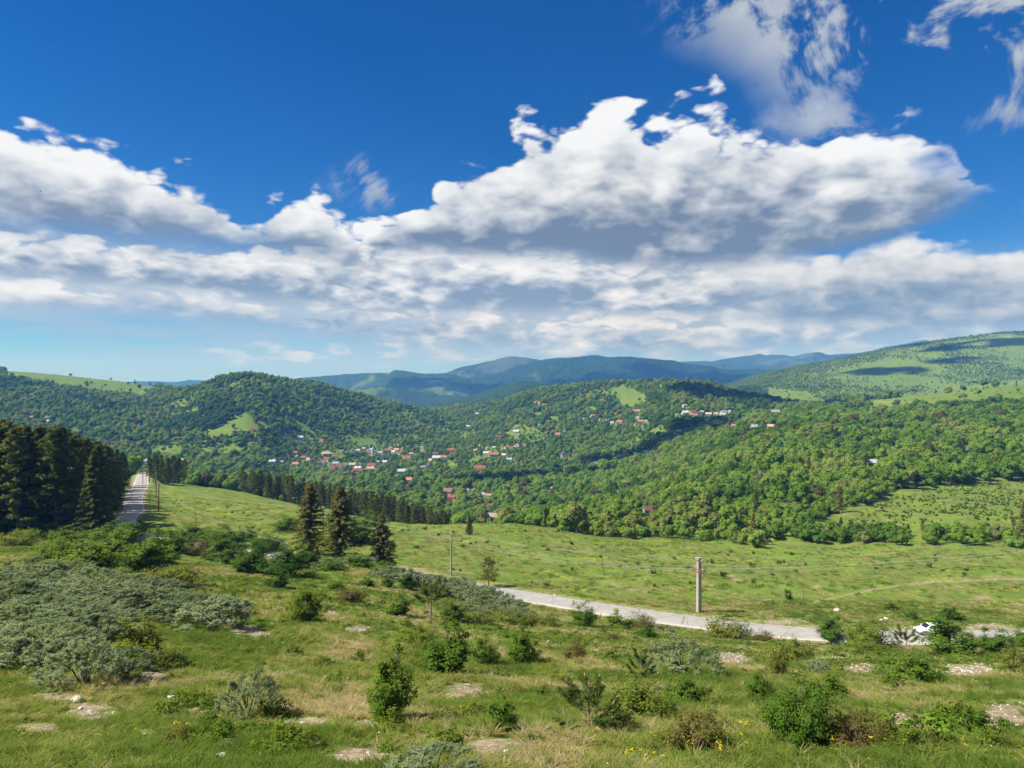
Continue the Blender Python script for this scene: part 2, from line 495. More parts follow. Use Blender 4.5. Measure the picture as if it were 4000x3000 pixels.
kd = kdtree.KDTree(len(ROAD))
for i, p in enumerate(ROAD):
    kd.insert((p[0], p[1], 0), i)
kd.balance()


def road_dist(x, y):
    _, i, d = kd.find((float(x), float(y), 0))
    return d, i


ROADD = np.full(XG.shape, 99.0)
ii, jj = np.where((YG > 85) & (YG < 470) & (XG > -260) & (XG < 200))
rz = np.zeros(len(ii))
rd = np.zeros(len(ii))
for q, (i, j) in enumerate(zip(ii, jj)):
    d, k_ = road_dist(XG[i, j], YG[i, j])
    rd[q] = d
    rz[q] = ROAD[k_, 2]
w = np.clip(1 - (rd - 3.6) / 7.0, 0, 1)
w = w * w * (3 - 2 * w)
ZG[ii, jj] = ZG[ii, jj] * (1 - w) + (rz - 0.12) * w
ROADD[ii, jj] = rd


def ZT(x, y):
    """Height of the ground at world x, y (arrays)."""
    x, y = np.asarray(x, float), np.asarray(y, float)
    px = CX + F * x / y
    a = np.clip(np.interp(px, PXG, np.arange(len(PXG))), 0, len(PXG) - 1.001)
    b = np.clip(np.interp(np.log(y), LY, np.arange(len(LY))), 0, len(LY) - 1.001)
    i, j = a.astype(int), b.astype(int)
    u, v = a - i, b - j
    return (ZG[i, j] * (1 - u) + ZG[i + 1, j] * u) * (1 - v) + (ZG[i, j + 1] * (1 - u) + ZG[i + 1, j + 1] * u) * v


def ground_at(px, py, ymin=9.0, ymax=3300.0):
    """World point where the sight line through a photo pixel first meets the ground."""
    ys = np.exp(np.linspace(math.log(ymin), math.log(ymax), 1600))
    zs = ZT((px - CX) / F * ys, ys)
    pr = CY - F * zs / ys
    ok = np.where(pr <= py)[0]
    k_ = ok[0] if len(ok) else int(np.argmin(np.abs(pr - py)))
    y = ys[k_]
    return Vector(((px - CX) / F * y, y, float(zs[k_])))


def proj(x, y, z):
    return CX + F * x / y, CY - F * z / y


PRY = CY - F * ZG / YG
# running highest line of sight, to know which ground the camera sees
HORZ = np.minimum.accumulate(PRY, axis=1)


def visible(x, y, z, lift=0.0):
    px = CX + F * x / y
    a = np.clip(np.interp(px, PXG, np.arange(len(PXG))), 0, len(PXG) - 1).astype(int)
    b = np.clip(np.interp(np.log(y), LY, np.arange(len(LY))) - 1, 0, len(LY) - 1).astype(int)
    return (CY - F * (z + lift) / y) <= HORZ[a, b] + 2


# dirt and track marks on the ground (photo pixel, half width, half height)
DIRT = [(960, 2470, 60, 25), (588, 2644, 50, 40), (212, 2725, 90, 26), (340, 2785, 110, 36), (680, 2740, 60, 18), (770, 2775, 60, 20), (1200, 2825, 110, 22),
        (1205, 2920, 70, 30), (1400, 2955, 130, 36), (1930, 2920, 120, 36), (1810, 2705, 90, 30), (1385, 2463, 50, 18), (1015, 2485, 40, 20), (1430, 2830, 60, 18),
        (2836, 2575, 105, 26), (3250, 2573, 75, 9), (3375, 2617, 105, 20), (3780, 2617, 125, 26), (3470, 2712, 60, 10), (3555, 2820, 85, 42), (3930, 2800, 130, 58),
        (3836, 2334, 50, 9), (3190, 2292, 15, 9), (3985, 2362, 30, 7), (3060, 2428, 90, 9), (3540, 2452, 60, 5), (3860, 2445, 90, 8), (2480, 2975, 60, 16), (150, 2850, 90, 24),
        (1100, 2760, 80, 12), (1600, 2880, 80, 14), (2900, 2870, 60, 12), (540, 2865, 60, 12), (3150, 2690, 60, 10), (1280, 2395, 40, 8), (2200, 2640, 50, 10), (880, 2900, 60, 16),
        (690, 1842, 30, 7), (770, 1855, 25, 4), (505, 1880, 20, 5), (2880, 2265, 26, 7), (2860, 2250, 18, 6)]
TRACKS = [([(3175, 2352), (3260, 2336), (3330, 2318), (3420, 2302), (3530, 2285), (3700, 2270), (4050, 2258)], 7),
          ([(1550, 2208), (1640, 2222), (1740, 2228), (1860, 2242)], 5), ([(2380, 2280), (2450, 2300), (2530, 2312)], 5), ([(2720, 2262), (2900, 2330), (3040, 2345)], 3),
          ([(500, 1885), (560, 1880)], 3), ([(1050, 1915), (1130, 1935), (1200, 1945)], 3), ([(3430, 1570), (3700, 1572), (3780, 1575)], 3), ([(3370, 1570), (3450, 1571)], 2),
          ([(3830, 1335), (3880, 1322), (3960, 1312)], 3)]
PXV = np.broadcast_to(PXG[:, None], ZG.shape)
DA = np.zeros(ZG.shape)
for px, py, rx, ry in DIRT:
    q = 1.0 - np.sqrt(((PXV - px) / (rx * 1.5)) ** 2 + ((PRY - py) / (ry * 1.5)) ** 2)
    DA = np.maximum(DA, np.clip(q, 0, 1) * (YG < 450))
for pl, hw in TRACKS:
    xs_, ys_ = [a for a, _ in pl], [b for _, b in pl]
    c = np.interp(PXV, xs_, ys_)
    q = np.clip(1.1 - np.abs(PRY - c) / hw, 0, 1) * (PXV > xs_[0]) * (PXV < xs_[-1])
    DA = np.maximum(DA, q * 0.8 * ((PRY <= HORZ + 1) & (YG < 3000)))
DA *= np.clip(1.15 + 2.4 * fbm(XG / 1.3, YG / 1.3, 3, 83), 0.1, 1.25) * (YG < 100) + (YG >= 100)
edge = np.clip(1 - np.abs(ROADD - RHW - 0.2) / 1.7, 0, 1)
DA = np.maximum(DA, edge * 0.75)

nI, nJ = ZG.shape
idx = np.arange(nI * nJ).reshape(nI, nJ)
quads = np.stack([idx[:-1, :-1], idx[1:, :-1], idx[1:, 1:], idx[:-1, 1:]], -1).reshape(-1, 4)


def mat(name):
    m_ = bpy.data.materials.new(name)
    m_.use_nodes = True
    t = NT(m_.node_tree)
    t.n.clear()
    o = t.new('ShaderNodeOutputMaterial')
    return m_, t, o


def principled(t, out, col, rough=0.9, spec=0.15, normal=None, metallic=0.0):
    b = t.new('ShaderNodeBsdfPrincipled')
    t.put(b.inputs['Base Color'], col if isinstance(col, bpy.types.NodeSocket) else (*col, 1.0))
    t.put(b.inputs['Roughness'], rough)
    b.inputs['Specular IOR Level'].default_value = spec
    b.inputs['Metallic'].default_value = metallic
    if normal is not None:
        t.l.new(normal, b.inputs['Normal'])
    t.l.new(b.outputs[0], out.inputs['Surface'])
    return b


def bump(t, h, strength=0.5, dist=0.1):
    b = t.new('ShaderNodeBump')
    b.inputs['Strength'].default_value = strength
    b.inputs['Distance'].default_value = dist
    t.l.new(h, b.inputs['Height'])
    return b.outputs[0]


M = {}


def ground_material():
    m_, t, o = mat('grassland')
    g = t.new('ShaderNodeNewGeometry').outputs['Position']
    fine = t.noise(g, 2.6, 5, 0.65)
    mid_ = t.noise(g, 0.35, 4, 0.6)
    big = t.noise(g, 0.035, 4, 0.6)
    huge = t.noise(g, 0.006, 3, 0.5)
    c = t.ramp(t.m('ADD', t.m('MULTIPLY', mid_, 0.6), t.m('MULTIPLY', fine, 0.4)),
               [(0.32, (0.040, 0.062, 0.012)), (0.43, (0.085, 0.128, 0.021)), (0.55, (0.140, 0.185, 0.034)), (0.68, (0.225, 0.225, 0.070))])
    c = t.mix(t.ss(big, 0.42, 0.68), c, t.mix(fine, (0.085, 0.165, 0.018), (0.165, 0.235, 0.030)))
    c = t.mix(t.m('MULTIPLY', t.ss(huge, 0.35, 0.65), 0.35), c, (0.07, 0.14, 0.026))
    # olive, drier turf near the viewpoint
    dry = t.m('MULTIPLY', t.ss(t.noise(g, 0.22, 5, 0.65), 0.45, 0.64), t.m('MAXIMUM', t.attr('near'), t.m('MULTIPLY', t.attr('meadow'), 0.45)))
    c = t.mix(t.m('MULTIPLY', dry, 0.75), c, t.mix(fine, (0.13, 0.105, 0.045), (0.29, 0.24, 0.13)))
    # drifts of yellow flowers in the meadow
    fl = t.m('MULTIPLY', t.ss(t.noise(g, 0.11, 4, 0.7), 0.52, 0.66), t.ss(t.noise(g, 1.3, 3, 0.7), 0.50, 0.60))
    c = t.mix(t.m('MULTIPLY', t.m('MULTIPLY', fl, t.attr('meadow')), 0.75), c, (0.36, 0.34, 0.02))
    # bare stony earth
    da = t.m('ADD', t.attr('dirt'), t.m('MULTIPLY', t.m('SUBTRACT', t.noise(g, 0.9, 6, 0.75), 0.5), 2.6))
    dcol = t.ramp(t.noise(g, 5.0, 5, 0.7), [(0.3, (0.14, 0.095, 0.06)), (0.5, (0.27, 0.205, 0.14)), (0.72, (0.44, 0.37, 0.28))])
    dm = t.m('MULTIPLY', t.m('MULTIPLY', t.ss(da, 0.30, 0.62), t.ss(t.attr('dirt'), 0.0, 0.25)), 0.9)
    c = t.mix(dm, c, dcol)
    h = t.m('ADD', t.m('MULTIPLY', fine, 0.5), t.m('MULTIPLY', mid_, 1.2))
    principled(t, o, c, 0.95, 0.05, bump(t, h, 0.9, 0.35))
    return m_


M['ground'] = ground_material()
gme = mesh_np('ground', np.stack([XG, YG, ZG], -1).reshape(-1, 3), quads, M['ground'], smooth=True)
add_attr(gme, 'dirt', DA)
add_attr(gme, 'near', np.clip((95 - YG) / 50, 0, 1))
add_attr(gme, 'meadow', np.clip((YG - 90) / 30, 0, 1) * np.clip((600 - YG) / 200, 0, 1))
ground = obj('ground', gme)
tag(ground, 'rolling green hillside, meadow and valley ground with bare earth patches', kind='structure')
# the slope the viewer stands on goes on behind
bx, by = np.meshgrid(np.linspace(-300, 300, 61), np.linspace(-400, 4.0, 60))
bz = np.where(by > 0, -1.7 - 0.425 * by, -1.7 - 0.16 * by) + fbm(bx / 20, by / 20, 3, 5) * 0.3
bi = np.arange(bx.size).reshape(bx.shape)
bq = np.stack([bi[:-1, :-1], bi[:-1, 1:], bi[1:, 1:], bi[1:, :-1]], -1).reshape(-1, 4)
bme = mesh_np('hillside', np.stack([bx, by, bz], -1).reshape(-1, 3), bq, M['ground'], smooth=True)
tag(obj('hillside', bme), 'grassy slope at the viewpoint going up behind', kind='structure')


# ------------------------------------------------------------------ the road
def road_material():
    m_, t, o = mat('worn_asphalt')
    g = t.new('ShaderNodeNewGeometry').outputs['Position']
    a = t.noise(g, 0.5, 5, 0.6)
    b = t.noise(g, 14.0, 3, 0.7)
    c = t.ramp(t.m('ADD', t.m('MULTIPLY', a, 0.65), t.m('MULTIPLY', b, 0.35)), [(0.3, (0.235, 0.225, 0.205)), (0.7, (0.36, 0.345, 0.315))])
    v = t.new('ShaderNodeTexVoronoi', feature='DISTANCE_TO_EDGE')
    t.l.new(g, v.inputs['Vector'])
    v.inputs['Scale'].default_value = 0.22
    cr = t.m('MULTIPLY', t.ss(v.outputs['Distance'], 0.004, 0.012, 1.0, 0.0), 0.6)
    c = t.mix(cr, c, (0.11, 0.10, 0.09))
    ed = t.m('ADD', t.attr('edge'), t.m('MULTIPLY', t.m('SUBTRACT', t.noise(g, 1.2, 4, 0.6), 0.5), 0.5))
    c = t.mix(t.ss(ed, 0.75, 0.98), c, (0.43, 0.40, 0.34))
    principled(t, o, c, 0.85, 0.2, bump(t, b, 0.3, 0.02))
    return m_


M['road'] = road_material()
tn = np.gradient(ROAD[:, :2], axis=0)
tn /= np.linalg.norm(tn, axis=1)[:, None]
nr = np.stack([-tn[:, 1], tn[:, 0]], 1)
offs = np.array([-1.0, -0.85, -0.4, 0.0, 0.4, 0.85, 1.0])
wob = fbm(np.arange(len(ROAD)) * 0.21, np.zeros(len(ROAD)), 3, 4) * 0.5
RV = []
for q, p in enumerate(ROAD):
    for s in offs:
        hw = RHW + (wob[q] if abs(s) == 1.0 else 0)
        RV.append((p[0] + nr[q, 0] * s * hw, p[1] + nr[q, 1] * s * hw, p[2] + 0.05 - 0.05 * s * s - (0.12 if abs(s) == 1 else 0)))
ri = np.arange(len(RV)).reshape(len(ROAD), len(offs))
rq = np.stack([ri[:-1, :-1], ri[:-1, 1:], ri[1:, 1:], ri[1:, :-1]], -1).reshape(-1, 4)[:, ::-1]
rme = mesh_np('road', RV, rq, M['road'], smooth=True)
add_attr(rme, 'edge', np.tile(np.abs(offs), len(ROAD)))
tag(obj('road', rme), 'pale grey cracked asphalt road crossing the slope', kind='structure')


# ------------------------------------------------------------------ far mountains
def mountain_material(name, forest, meadow, thr, bumpd):
    m_, t, o = mat(name)
    g = t.new('ShaderNodeNewGeometry').outputs['Position']
    a = t.noise(g, 0.0016, 5, 0.6)
    f = t.noise(g, 0.035, 4, 0.65)
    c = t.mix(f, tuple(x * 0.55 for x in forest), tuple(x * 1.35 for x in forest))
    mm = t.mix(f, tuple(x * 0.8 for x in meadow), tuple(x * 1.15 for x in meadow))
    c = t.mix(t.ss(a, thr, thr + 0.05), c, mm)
    if name == 'snowy_mountain':
        z = t.new('ShaderNodeSeparateXYZ')
        t.l.new(g, z.inputs[0])
        hh = t.m('ADD', z.outputs[2], t.m('MULTIPLY', t.m('SUBTRACT', t.noise(g, 0.004, 5, 0.65), 0.5), 250))
        c = t.mix(t.ss(hh, 318, 340), c, (0.55, 0.58, 0.62))
    principled(t, o, c, 1.0, 0.0, bump(t, t.noise(g, 0.05, 3, 0.6), 0.9, bumpd))
    return m_


M['mtn'] = mountain_material('forested_mountain', (0.014, 0.030, 0.013), (0.07, 0.12, 0.03), 0.62, 14.0)
M['mtn_light'] = mountain_material('mixed_mountain', (0.022, 0.046, 0.016), (0.07, 0.11, 0.03), 0.56, 12.0)
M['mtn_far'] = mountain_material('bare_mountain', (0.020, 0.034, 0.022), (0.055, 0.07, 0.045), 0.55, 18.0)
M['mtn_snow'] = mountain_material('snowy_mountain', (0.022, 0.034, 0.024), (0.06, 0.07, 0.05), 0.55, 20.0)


def ridge(name, label, y0, line, depth, m_, rough, seed, base=-170):
    px = np.arange(line[0][0], line[-1][0] + 1, 5.0)
    py = pchip([a for a, _ in line], [b for _, b in line], px)
    py = py + fbm(px / 26, px * 0 + seed, 4, seed) * 5.0
    zc = (CY - py) / F * y0
    rows = np.concatenate([np.linspace(-1, 0, 44), np.linspace(0, 1, 12)[1:]])
    V = np.zeros((len(px), len(rows), 3))
    for k_, r in enumerate(rows):
        y = y0 + r * depth * (1.0 if r < 0 else 0.7)
        x = (px - CX) / F * y0 * (1 + 0.6 * (y / y0 - 1))
        fall = (1 - abs(r)) ** 1.0
        n = np.abs(fbm(x / (depth * 0.22), np.full_like(x, y / (depth * 0.34)), 5, seed + 3)) * 2
        z = base + (zc - base) * fall * (1 - 0.0) - n * rough * (1 - fall) ** 0.5 * fall ** 0.35 * 2
        V[:, k_, 0], V[:, k_, 1], V[:, k_, 2] = x, y, z
    i_ = np.arange(V.shape[0] * V.shape[1]).reshape(V.shape[:2])
    q_ = np.stack([i_[:-1, :-1], i_[1:, :-1], i_[1:, 1:], i_[:-1, 1:]], -1).reshape(-1, 4)
    o = obj(name, mesh_np(name, V.reshape(-1, 3), q_, m_, smooth=True))
    tag(o, label, kind='structure')


ridge('mountain', 'snow flecked mountain crest farthest away on the right', 7600,
      [(2500, 1440), (2651, 1413), (2768, 1411), (2859, 1397), (2927, 1388), (2972, 1383), (3045, 1386), (3100, 1391), (3300, 1400), (3700, 1440)], 1900, M['mtn_snow'], 200, 41)
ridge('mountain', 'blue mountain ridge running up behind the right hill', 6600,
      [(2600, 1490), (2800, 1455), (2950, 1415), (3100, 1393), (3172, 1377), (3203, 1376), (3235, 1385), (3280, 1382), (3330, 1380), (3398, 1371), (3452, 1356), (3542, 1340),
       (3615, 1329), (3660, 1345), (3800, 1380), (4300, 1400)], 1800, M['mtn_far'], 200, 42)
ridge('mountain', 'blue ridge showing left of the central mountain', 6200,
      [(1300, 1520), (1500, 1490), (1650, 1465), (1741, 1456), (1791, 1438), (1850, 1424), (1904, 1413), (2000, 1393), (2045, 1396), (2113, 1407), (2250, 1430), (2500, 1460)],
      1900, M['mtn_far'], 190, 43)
ridge('mountain', 'dark forested central mountain behind the village hills', 5200,
      [(1560, 1590), (1700, 1540), (1800, 1505), (1900, 1472), (2000, 1440), (2068, 1420), (2136, 1402), (2190, 1398), (2253, 1393), (2316, 1387), (2384, 1394), (2452, 1393), (2533, 1400),
       (2624, 1408), (2678, 1420), (2768, 1429), (2859, 1445), (2949, 1440), (3000, 1444), (3100, 1470), (3300, 1520)], 1800, M['mtn'], 190, 44)
ridge('mountain', 'low blue green ridge beyond the wooded left hill', 5000,
      [(900, 1540), (1050, 1500), (1150, 1480), (1230, 1472), (1316, 1465), (1380, 1459), (1443, 1456), (1511, 1456), (1547, 1445), (1601, 1451), (1646, 1459), (1741, 1460), (1850, 1480),
       (2000, 1510)], 1700, M['mtn_light'], 170, 45)
ridge('hill', 'small hazy green hill in front of the far ridge', 3600,
      [(1250, 1570), (1393, 1523), (1440, 1512), (1488, 1506), (1565, 1517), (1610, 1528), (1678, 1537), (1800, 1550), (1950, 1580)], 900, M['mtn_light'], 70, 46)
ridge('hill', 'wooded shoulder below the central mountain', 2700,
      [(1560, 1610), (1678, 1582), (1814, 1553), (1904, 1523), (1985, 1500), (2027, 1489), (2090, 1494), (2145, 1506), (2300, 1530), (2500, 1560)], 500, M['mtn_light'], 45, 47)
ridge('mountain', 'thin strip of far blue hills beyond the left pasture', 7600,
      [(100, 1520), (400, 1498), (542, 1489), (610, 1490), (678, 1493), (741, 1483), (777, 1486), (850, 1490), (1000, 1500), (1200, 1510)], 1800, M['mtn'], 90, 48)
#@@PLANTS
# ------------------------------------------------------------------ plant materials
def leaf_material(name, stops, trans=0.35, fine=6.0, var=0.35, attrib='tint', gloss=0.0, tvar=0.0):
    """Leaves: colour from the plant's own tint, a little noise, light passing through."""
    m_, t, o = mat(name)
    tint = t.attr(attrib, 'INSTANCER')
    g = t.new('ShaderNodeNewGeometry').outputs['Position']
    n = t.noise(g, fine, 2, 0.6)
    if tvar:
        tint = t.m('ADD', tint, t.m('MULTIPLY', t.m('SUBTRACT', t.noise(g, fine * 0.3, 3, 0.6), 0.5), tvar))
    c = t.ramp(tint, stops)
    c = t.vm('MULTIPLY', c, t.ramp(n, [(0.25, (1 - var, 1 - var, 1 - var)), (0.75, (1 + var, 1 + var * 0.9, 1 + var * 0.6))]))
    d = t.new('ShaderNodeBsdfDiffuse')
    t.l.new(c, d.inputs['Color'])
    tr = t.new('ShaderNodeBsdfTranslucent')
    t.l.new(t.vm('MULTIPLY', c, (1.25, 1.2, 0.55)), tr.inputs['Color'])
    mx = t.new('ShaderNodeMixShader')
    mx.inputs[0].default_value = trans
    t.l.new(d.outputs[0], mx.inputs[1])
    t.l.new(tr.outputs[0], mx.inputs[2])
    last = mx
    if gloss:
        gl = t.new('ShaderNodeBsdfGlossy')
        gl.inputs['Roughness'].default_value = 0.45
        m2 = t.new('ShaderNodeMixShader')
        m2.inputs[0].default_value = gloss
        t.l.new(mx.outputs[0], m2.inputs[1])
        t.l.new(gl.outputs[0], m2.inputs[2])
        last = m2
    t.l.new(last.outputs[0], o.inputs['Surface'])
    return m_


def plain(name, col, rough=0.8, spec=0.2, scale=4.0, var=0.3, bumpd=0.0, metallic=0.0):
    m_, t, o = mat(name)
    g = t.new('ShaderNodeNewGeometry').outputs['Position']
    n = t.noise(g, scale, 4, 0.6)
    c = t.mix(n, tuple(x * (1 - var) for x in col), tuple(min(1, x * (1 + var)) for x in col))
    principled(t, o, c, rough, spec, bump(t, n, 0.6, bumpd) if bumpd else None, metallic)
    return m_


# tint runs dark green - green - bright - yellow green - bare brown
M['leaf'] = leaf_material('broadleaf_crown', [(0.0, (0.050, 0.100, 0.018)), (0.35, (0.105, 0.200, 0.028)), (0.65, (0.165, 0.275, 0.038)), (0.86, (0.215, 0.280, 0.060)),
                                              (0.90, (0.20, 0.21, 0.085)), (0.94, (0.12, 0.105, 0.05)), (1.0, (0.12, 0.09, 0.05))], 0.38, 0.8, 0.30)
M['bush'] = leaf_material('bush_leaf', [(0.0, (0.035, 0.080, 0.015)), (0.3, (0.070, 0.145, 0.022)), (0.55, (0.120, 0.210, 0.030)), (0.8, (0.190, 0.235, 0.042)), (1.0, (0.150, 0.110, 0.050))],
                          0.42, 5.0, 0.40, tvar=0.55)
M['buckthorn'] = leaf_material('silver_leaf', [(0.0, (0.145, 0.20, 0.10)), (1.0, (0.265, 0.325, 0.18))], 0.34, 4.0, 0.30, tvar=0.9)
M['needle'] = leaf_material('needles', [(0.0, (0.062, 0.092, 0.026)), (0.5, (0.125, 0.145, 0.040)), (1.0, (0.215, 0.180, 0.055))], 0.42, 1.2, 0.35)
M['needle_young'] = leaf_material('young_needles', [(0.0, (0.05, 0.10, 0.022)), (1.0, (0.11, 0.15, 0.04))], 0.3, 5.0, 0.3)
M['grass'] = leaf_material('grass_blade', [(0.0, (0.105, 0.170, 0.030)), (0.45, (0.185, 0.245, 0.048)), (0.75, (0.275, 0.295, 0.085)), (0.88, (0.35, 0.31, 0.14)), (1.0, (0.46, 0.38, 0.23))],
                           0.5, 2.0, 0.3)
M['bark'] = plain('bark', (0.10, 0.075, 0.055), 0.95, 0.1, 3.0, 0.4, 0.05)
M['bark_pale'] = plain('pale_bark', (0.27, 0.20, 0.14), 0.9, 0.1, 5.0, 0.35, 0.02)
M['yellow'] = plain('yellow_petal', (0.62, 0.50, 0.015), 0.7, 0.1, 8.0, 0.2)
M['white_petal'] = plain('white_petal', (0.75, 0.75, 0.70), 0.7, 0.1, 8.0, 0.1)
M['candle'] = plain('pine_candle', (0.42, 0.27, 0.14), 0.8, 0.1, 8.0, 0.2)
M['rock'] = plain('limestone', (0.44, 0.40, 0.34), 0.95, 0.15, 6.0, 0.35, 0.04)
M['rock_white'] = plain('white_stone', (0.52, 0.50, 0.45), 0.9, 0.15, 6.0, 0.2, 0.03)


# ------------------------------------------------------------------ plant shapes
def unit(v):
    return v / np.maximum(np.linalg.norm(v, axis=-1, keepdims=True), 1e-9)


def leaves(P, N, size, rng, aspect=0.6, along=None, jit=0.6, bend=0.15):
    """Diamond leaves at P facing roughly N; returns verts, quads, vertex normals."""
    n = len(P)
    Nn = unit(N + rng.normal(0, jit, (n, 3)))
    a = rng.normal(0, 1, (n, 3)) if along is None else along + rng.normal(0, 0.35, (n, 3))
    T = unit(a - (a * Nn).sum(1, keepdims=True) * Nn)
    B = np.cross(Nn, T)
    s = (size * rng.uniform(0.65, 1.35, n))[:, None]
    V = np.stack([P - T * s * 0.5, P - B * s * aspect * 0.5 + Nn * s * bend, P + T * s * 0.5, P + B * s * aspect * 0.5 + Nn * s * bend], 1)
    return V.reshape(-1, 3), np.arange(n * 4).reshape(-1, 4), Nn


def tube(P, R, k=5):
    """Tapered tube along points P with radii R."""
    P, R = np.asarray(P, float), np.asarray(R, float)
    T = unit(np.gradient(P, axis=0))
    ref = np.array([0.31, 0.95, 0.12])
    A = unit(np.cross(T, ref))
    B = np.cross(T, A)
    an = np.linspace(0, 2 * np.pi, k, endpoint=False)
    V = P[:, None] + R[:, None, None] * (A[:, None] * np.cos(an)[None, :, None] + B[:, None] * np.sin(an)[None, :, None])
    i_ = np.arange(len(P) * k).reshape(len(P), k)
    q = np.stack([i_[:-1], np.roll(i_[:-1], -1, 1), np.roll(i_[1:], -1, 1), i_[1:]], -1).reshape(-1, 4)
    return V.reshape(-1, 3), q


class Acc:
    def __init__(s):
        s.V, s.Q, s.N, s.n = [], [], [], 0

    def add(s, V, Q, N=None):
        s.V.append(V)
        s.Q.append(Q + s.n)
        s.n += len(V)
        s.N.append(N if N is not None else np.zeros((len(V), 3)))

    def mesh(s, name, m_, normals=False, smooth=True):
        V, Q = np.concatenate(s.V), np.concatenate(s.Q)
        return mesh_np(name, V, Q, m_, smooth, np.concatenate(s.N) if normals else None)


def broadleaf(seed, n=900, lsize=0.85, h=9.0, w=8.0, trunk=0.18, lobes=13, shape=1.0):
    """Tree about h tall: lobed crown of leaf clumps, plus trunk and limbs."""
    rng = np.random.default_rng(seed)
    ca, ta = Acc(), Acc()
    cz = h * (trunk + 1) / 2
    rz, rx = h * (1 - trunk) / 2, w / 2
    cen, rad = [], []
    for i in range(lobes):
        d = unit(rng.normal(0, 1, 3) * np.array([1, 1, 0.9]))
        f = rng.uniform(0.25, 0.72)
        c = np.array([0, 0, cz]) + d * f * np.array([rx, rx, rz])
        c[2] += (shape - 1) * rz * 0.2
        cen.append(c)
        rad.append(rng.uniform(0.30, 0.46) * min(rx, rz))
    cen, rad = np.array(cen), np.array(rad)
    pick = rng.choice(lobes, n, p=rad ** 2 / (rad ** 2).sum())
    d = unit(rng.normal(0, 1, (n, 3)) + np.array([0, 0, 0.25]))
    P = cen[pick] + d * (rad[pick] * rng.uniform(0.75, 1.12, n))[:, None] * np.array([1, 1, 0.85])
    out = unit(P - np.array([0, 0, cz - rz * 0.3]))
    V, Q, Nn = leaves(P, d * 0.7 + out * 0.6, lsize, rng, 0.8, jit=0.35)
    N = unit(d * 0.75 + out * 0.55 + Nn * 0.5 + np.array([0, 0, 0.25]))
    ca.add(V, Q, np.repeat(N, 4, 0))
    ta.add(*tube([(0, 0, -0.8), (0.05, 0, h * trunk), (0.1, 0.05, h * 0.45), (0.0, 0.1, h * 0.75)], [h * 0.026, h * 0.02, h * 0.013, h * 0.004], 5))
    for i in range(0, lobes, 2):
        c = cen[i]
        b = np.array([0.05, 0.02, h * rng.uniform(trunk, 0.45)])
        ta.add(*tube([b, (b + c) / 2 + np.array([0, 0, -0.15]), c], [h * 0.010, h * 0.007, h * 0.003], 4))
    return ta.mesh('trunk', M['bark']), ca.mesh('crown', M['leaf'], True)


def spruce(seed, h=16.0, r=3.6, whorls=24, mat_='needle', droop=0.35, bare=0.06, sprays=9, lsize=0.75, per=8, sparse=0.0):
    rng = np.random.default_rng(seed)
    ca, ta = Acc(), Acc()
    ta.add(*tube([(0, 0, -0.6), (0, 0, h * 0.3), (0.05, 0, h * 0.7), (0, 0, h)], [h * 0.017, h * 0.012, h * 0.006, 0.01], 6))
    PP, NN, AL = [], [], []
    for k_ in range(whorls):
        f = bare + (1 - bare) * (k_ / (whorls - 1)) ** 0.92
        L = r * (1 - f) ** 0.78 * rng.uniform(0.8, 1.12) + 0.15
        if f < 0.14:
            L *= 0.75
        m_ = per if f < 0.8 else 5
        a0 = rng.uniform(0, 6.28)
        for b in range(m_):
            if rng.uniform() < sparse:
                continue
            a = a0 + b * 2 * math.pi / m_ + rng.normal(0, 0.2)
            Lb = L * rng.uniform(0.7, 1.15)
            z0 = f * h + rng.normal(0, 0.12)
            s = np.linspace(0.12, 1, sprays)
            up = (0.30 * s - droop * s ** 1.6 * (1.25 - f)) * Lb
            dirv = np.array([math.cos(a), math.sin(a), 0])
            sid = np.array([-math.sin(a), math.cos(a), 0])
            pts = dirv[None] * (s * Lb)[:, None] + np.array([0, 0, 1.0])[None] * (z0 + up)[:, None]
            for sd in (-1, 0, 1):
                wd = 0.30 * lsize * (1.2 - s)
                PP.append(pts + sid[None] * (sd * wd)[:, None] + rng.normal(0, 0.07, pts.shape) - np.array([0, 0, 0.10 * abs(sd)]))
                NN.append(np.tile(np.array([0, 0, 1.0]) + dirv * 0.35 + sid * sd * 0.4, (sprays, 1)))
                AL.append(np.tile(dirv * 0.8 + sid * sd * 0.8 + np.array([0, 0, -0.45]), (sprays, 1)))
            ta.add(*tube([(0, 0, z0), pts[sprays // 2], pts[-1]], [h * 0.0035, h * 0.002, 0.004], 3))
    P, N, A = np.concatenate(PP), np.concatenate(NN), np.concatenate(AL)
    V, Q, Nn = leaves(P, N, lsize, rng, 0.34, A, 0.3, -0.05)
    ca.add(V, Q, np.repeat(unit(N + Nn * 0.8), 4, 0))
    return ta.mesh('trunk', M['bark']), ca.mesh('crown', M[mat_], True)


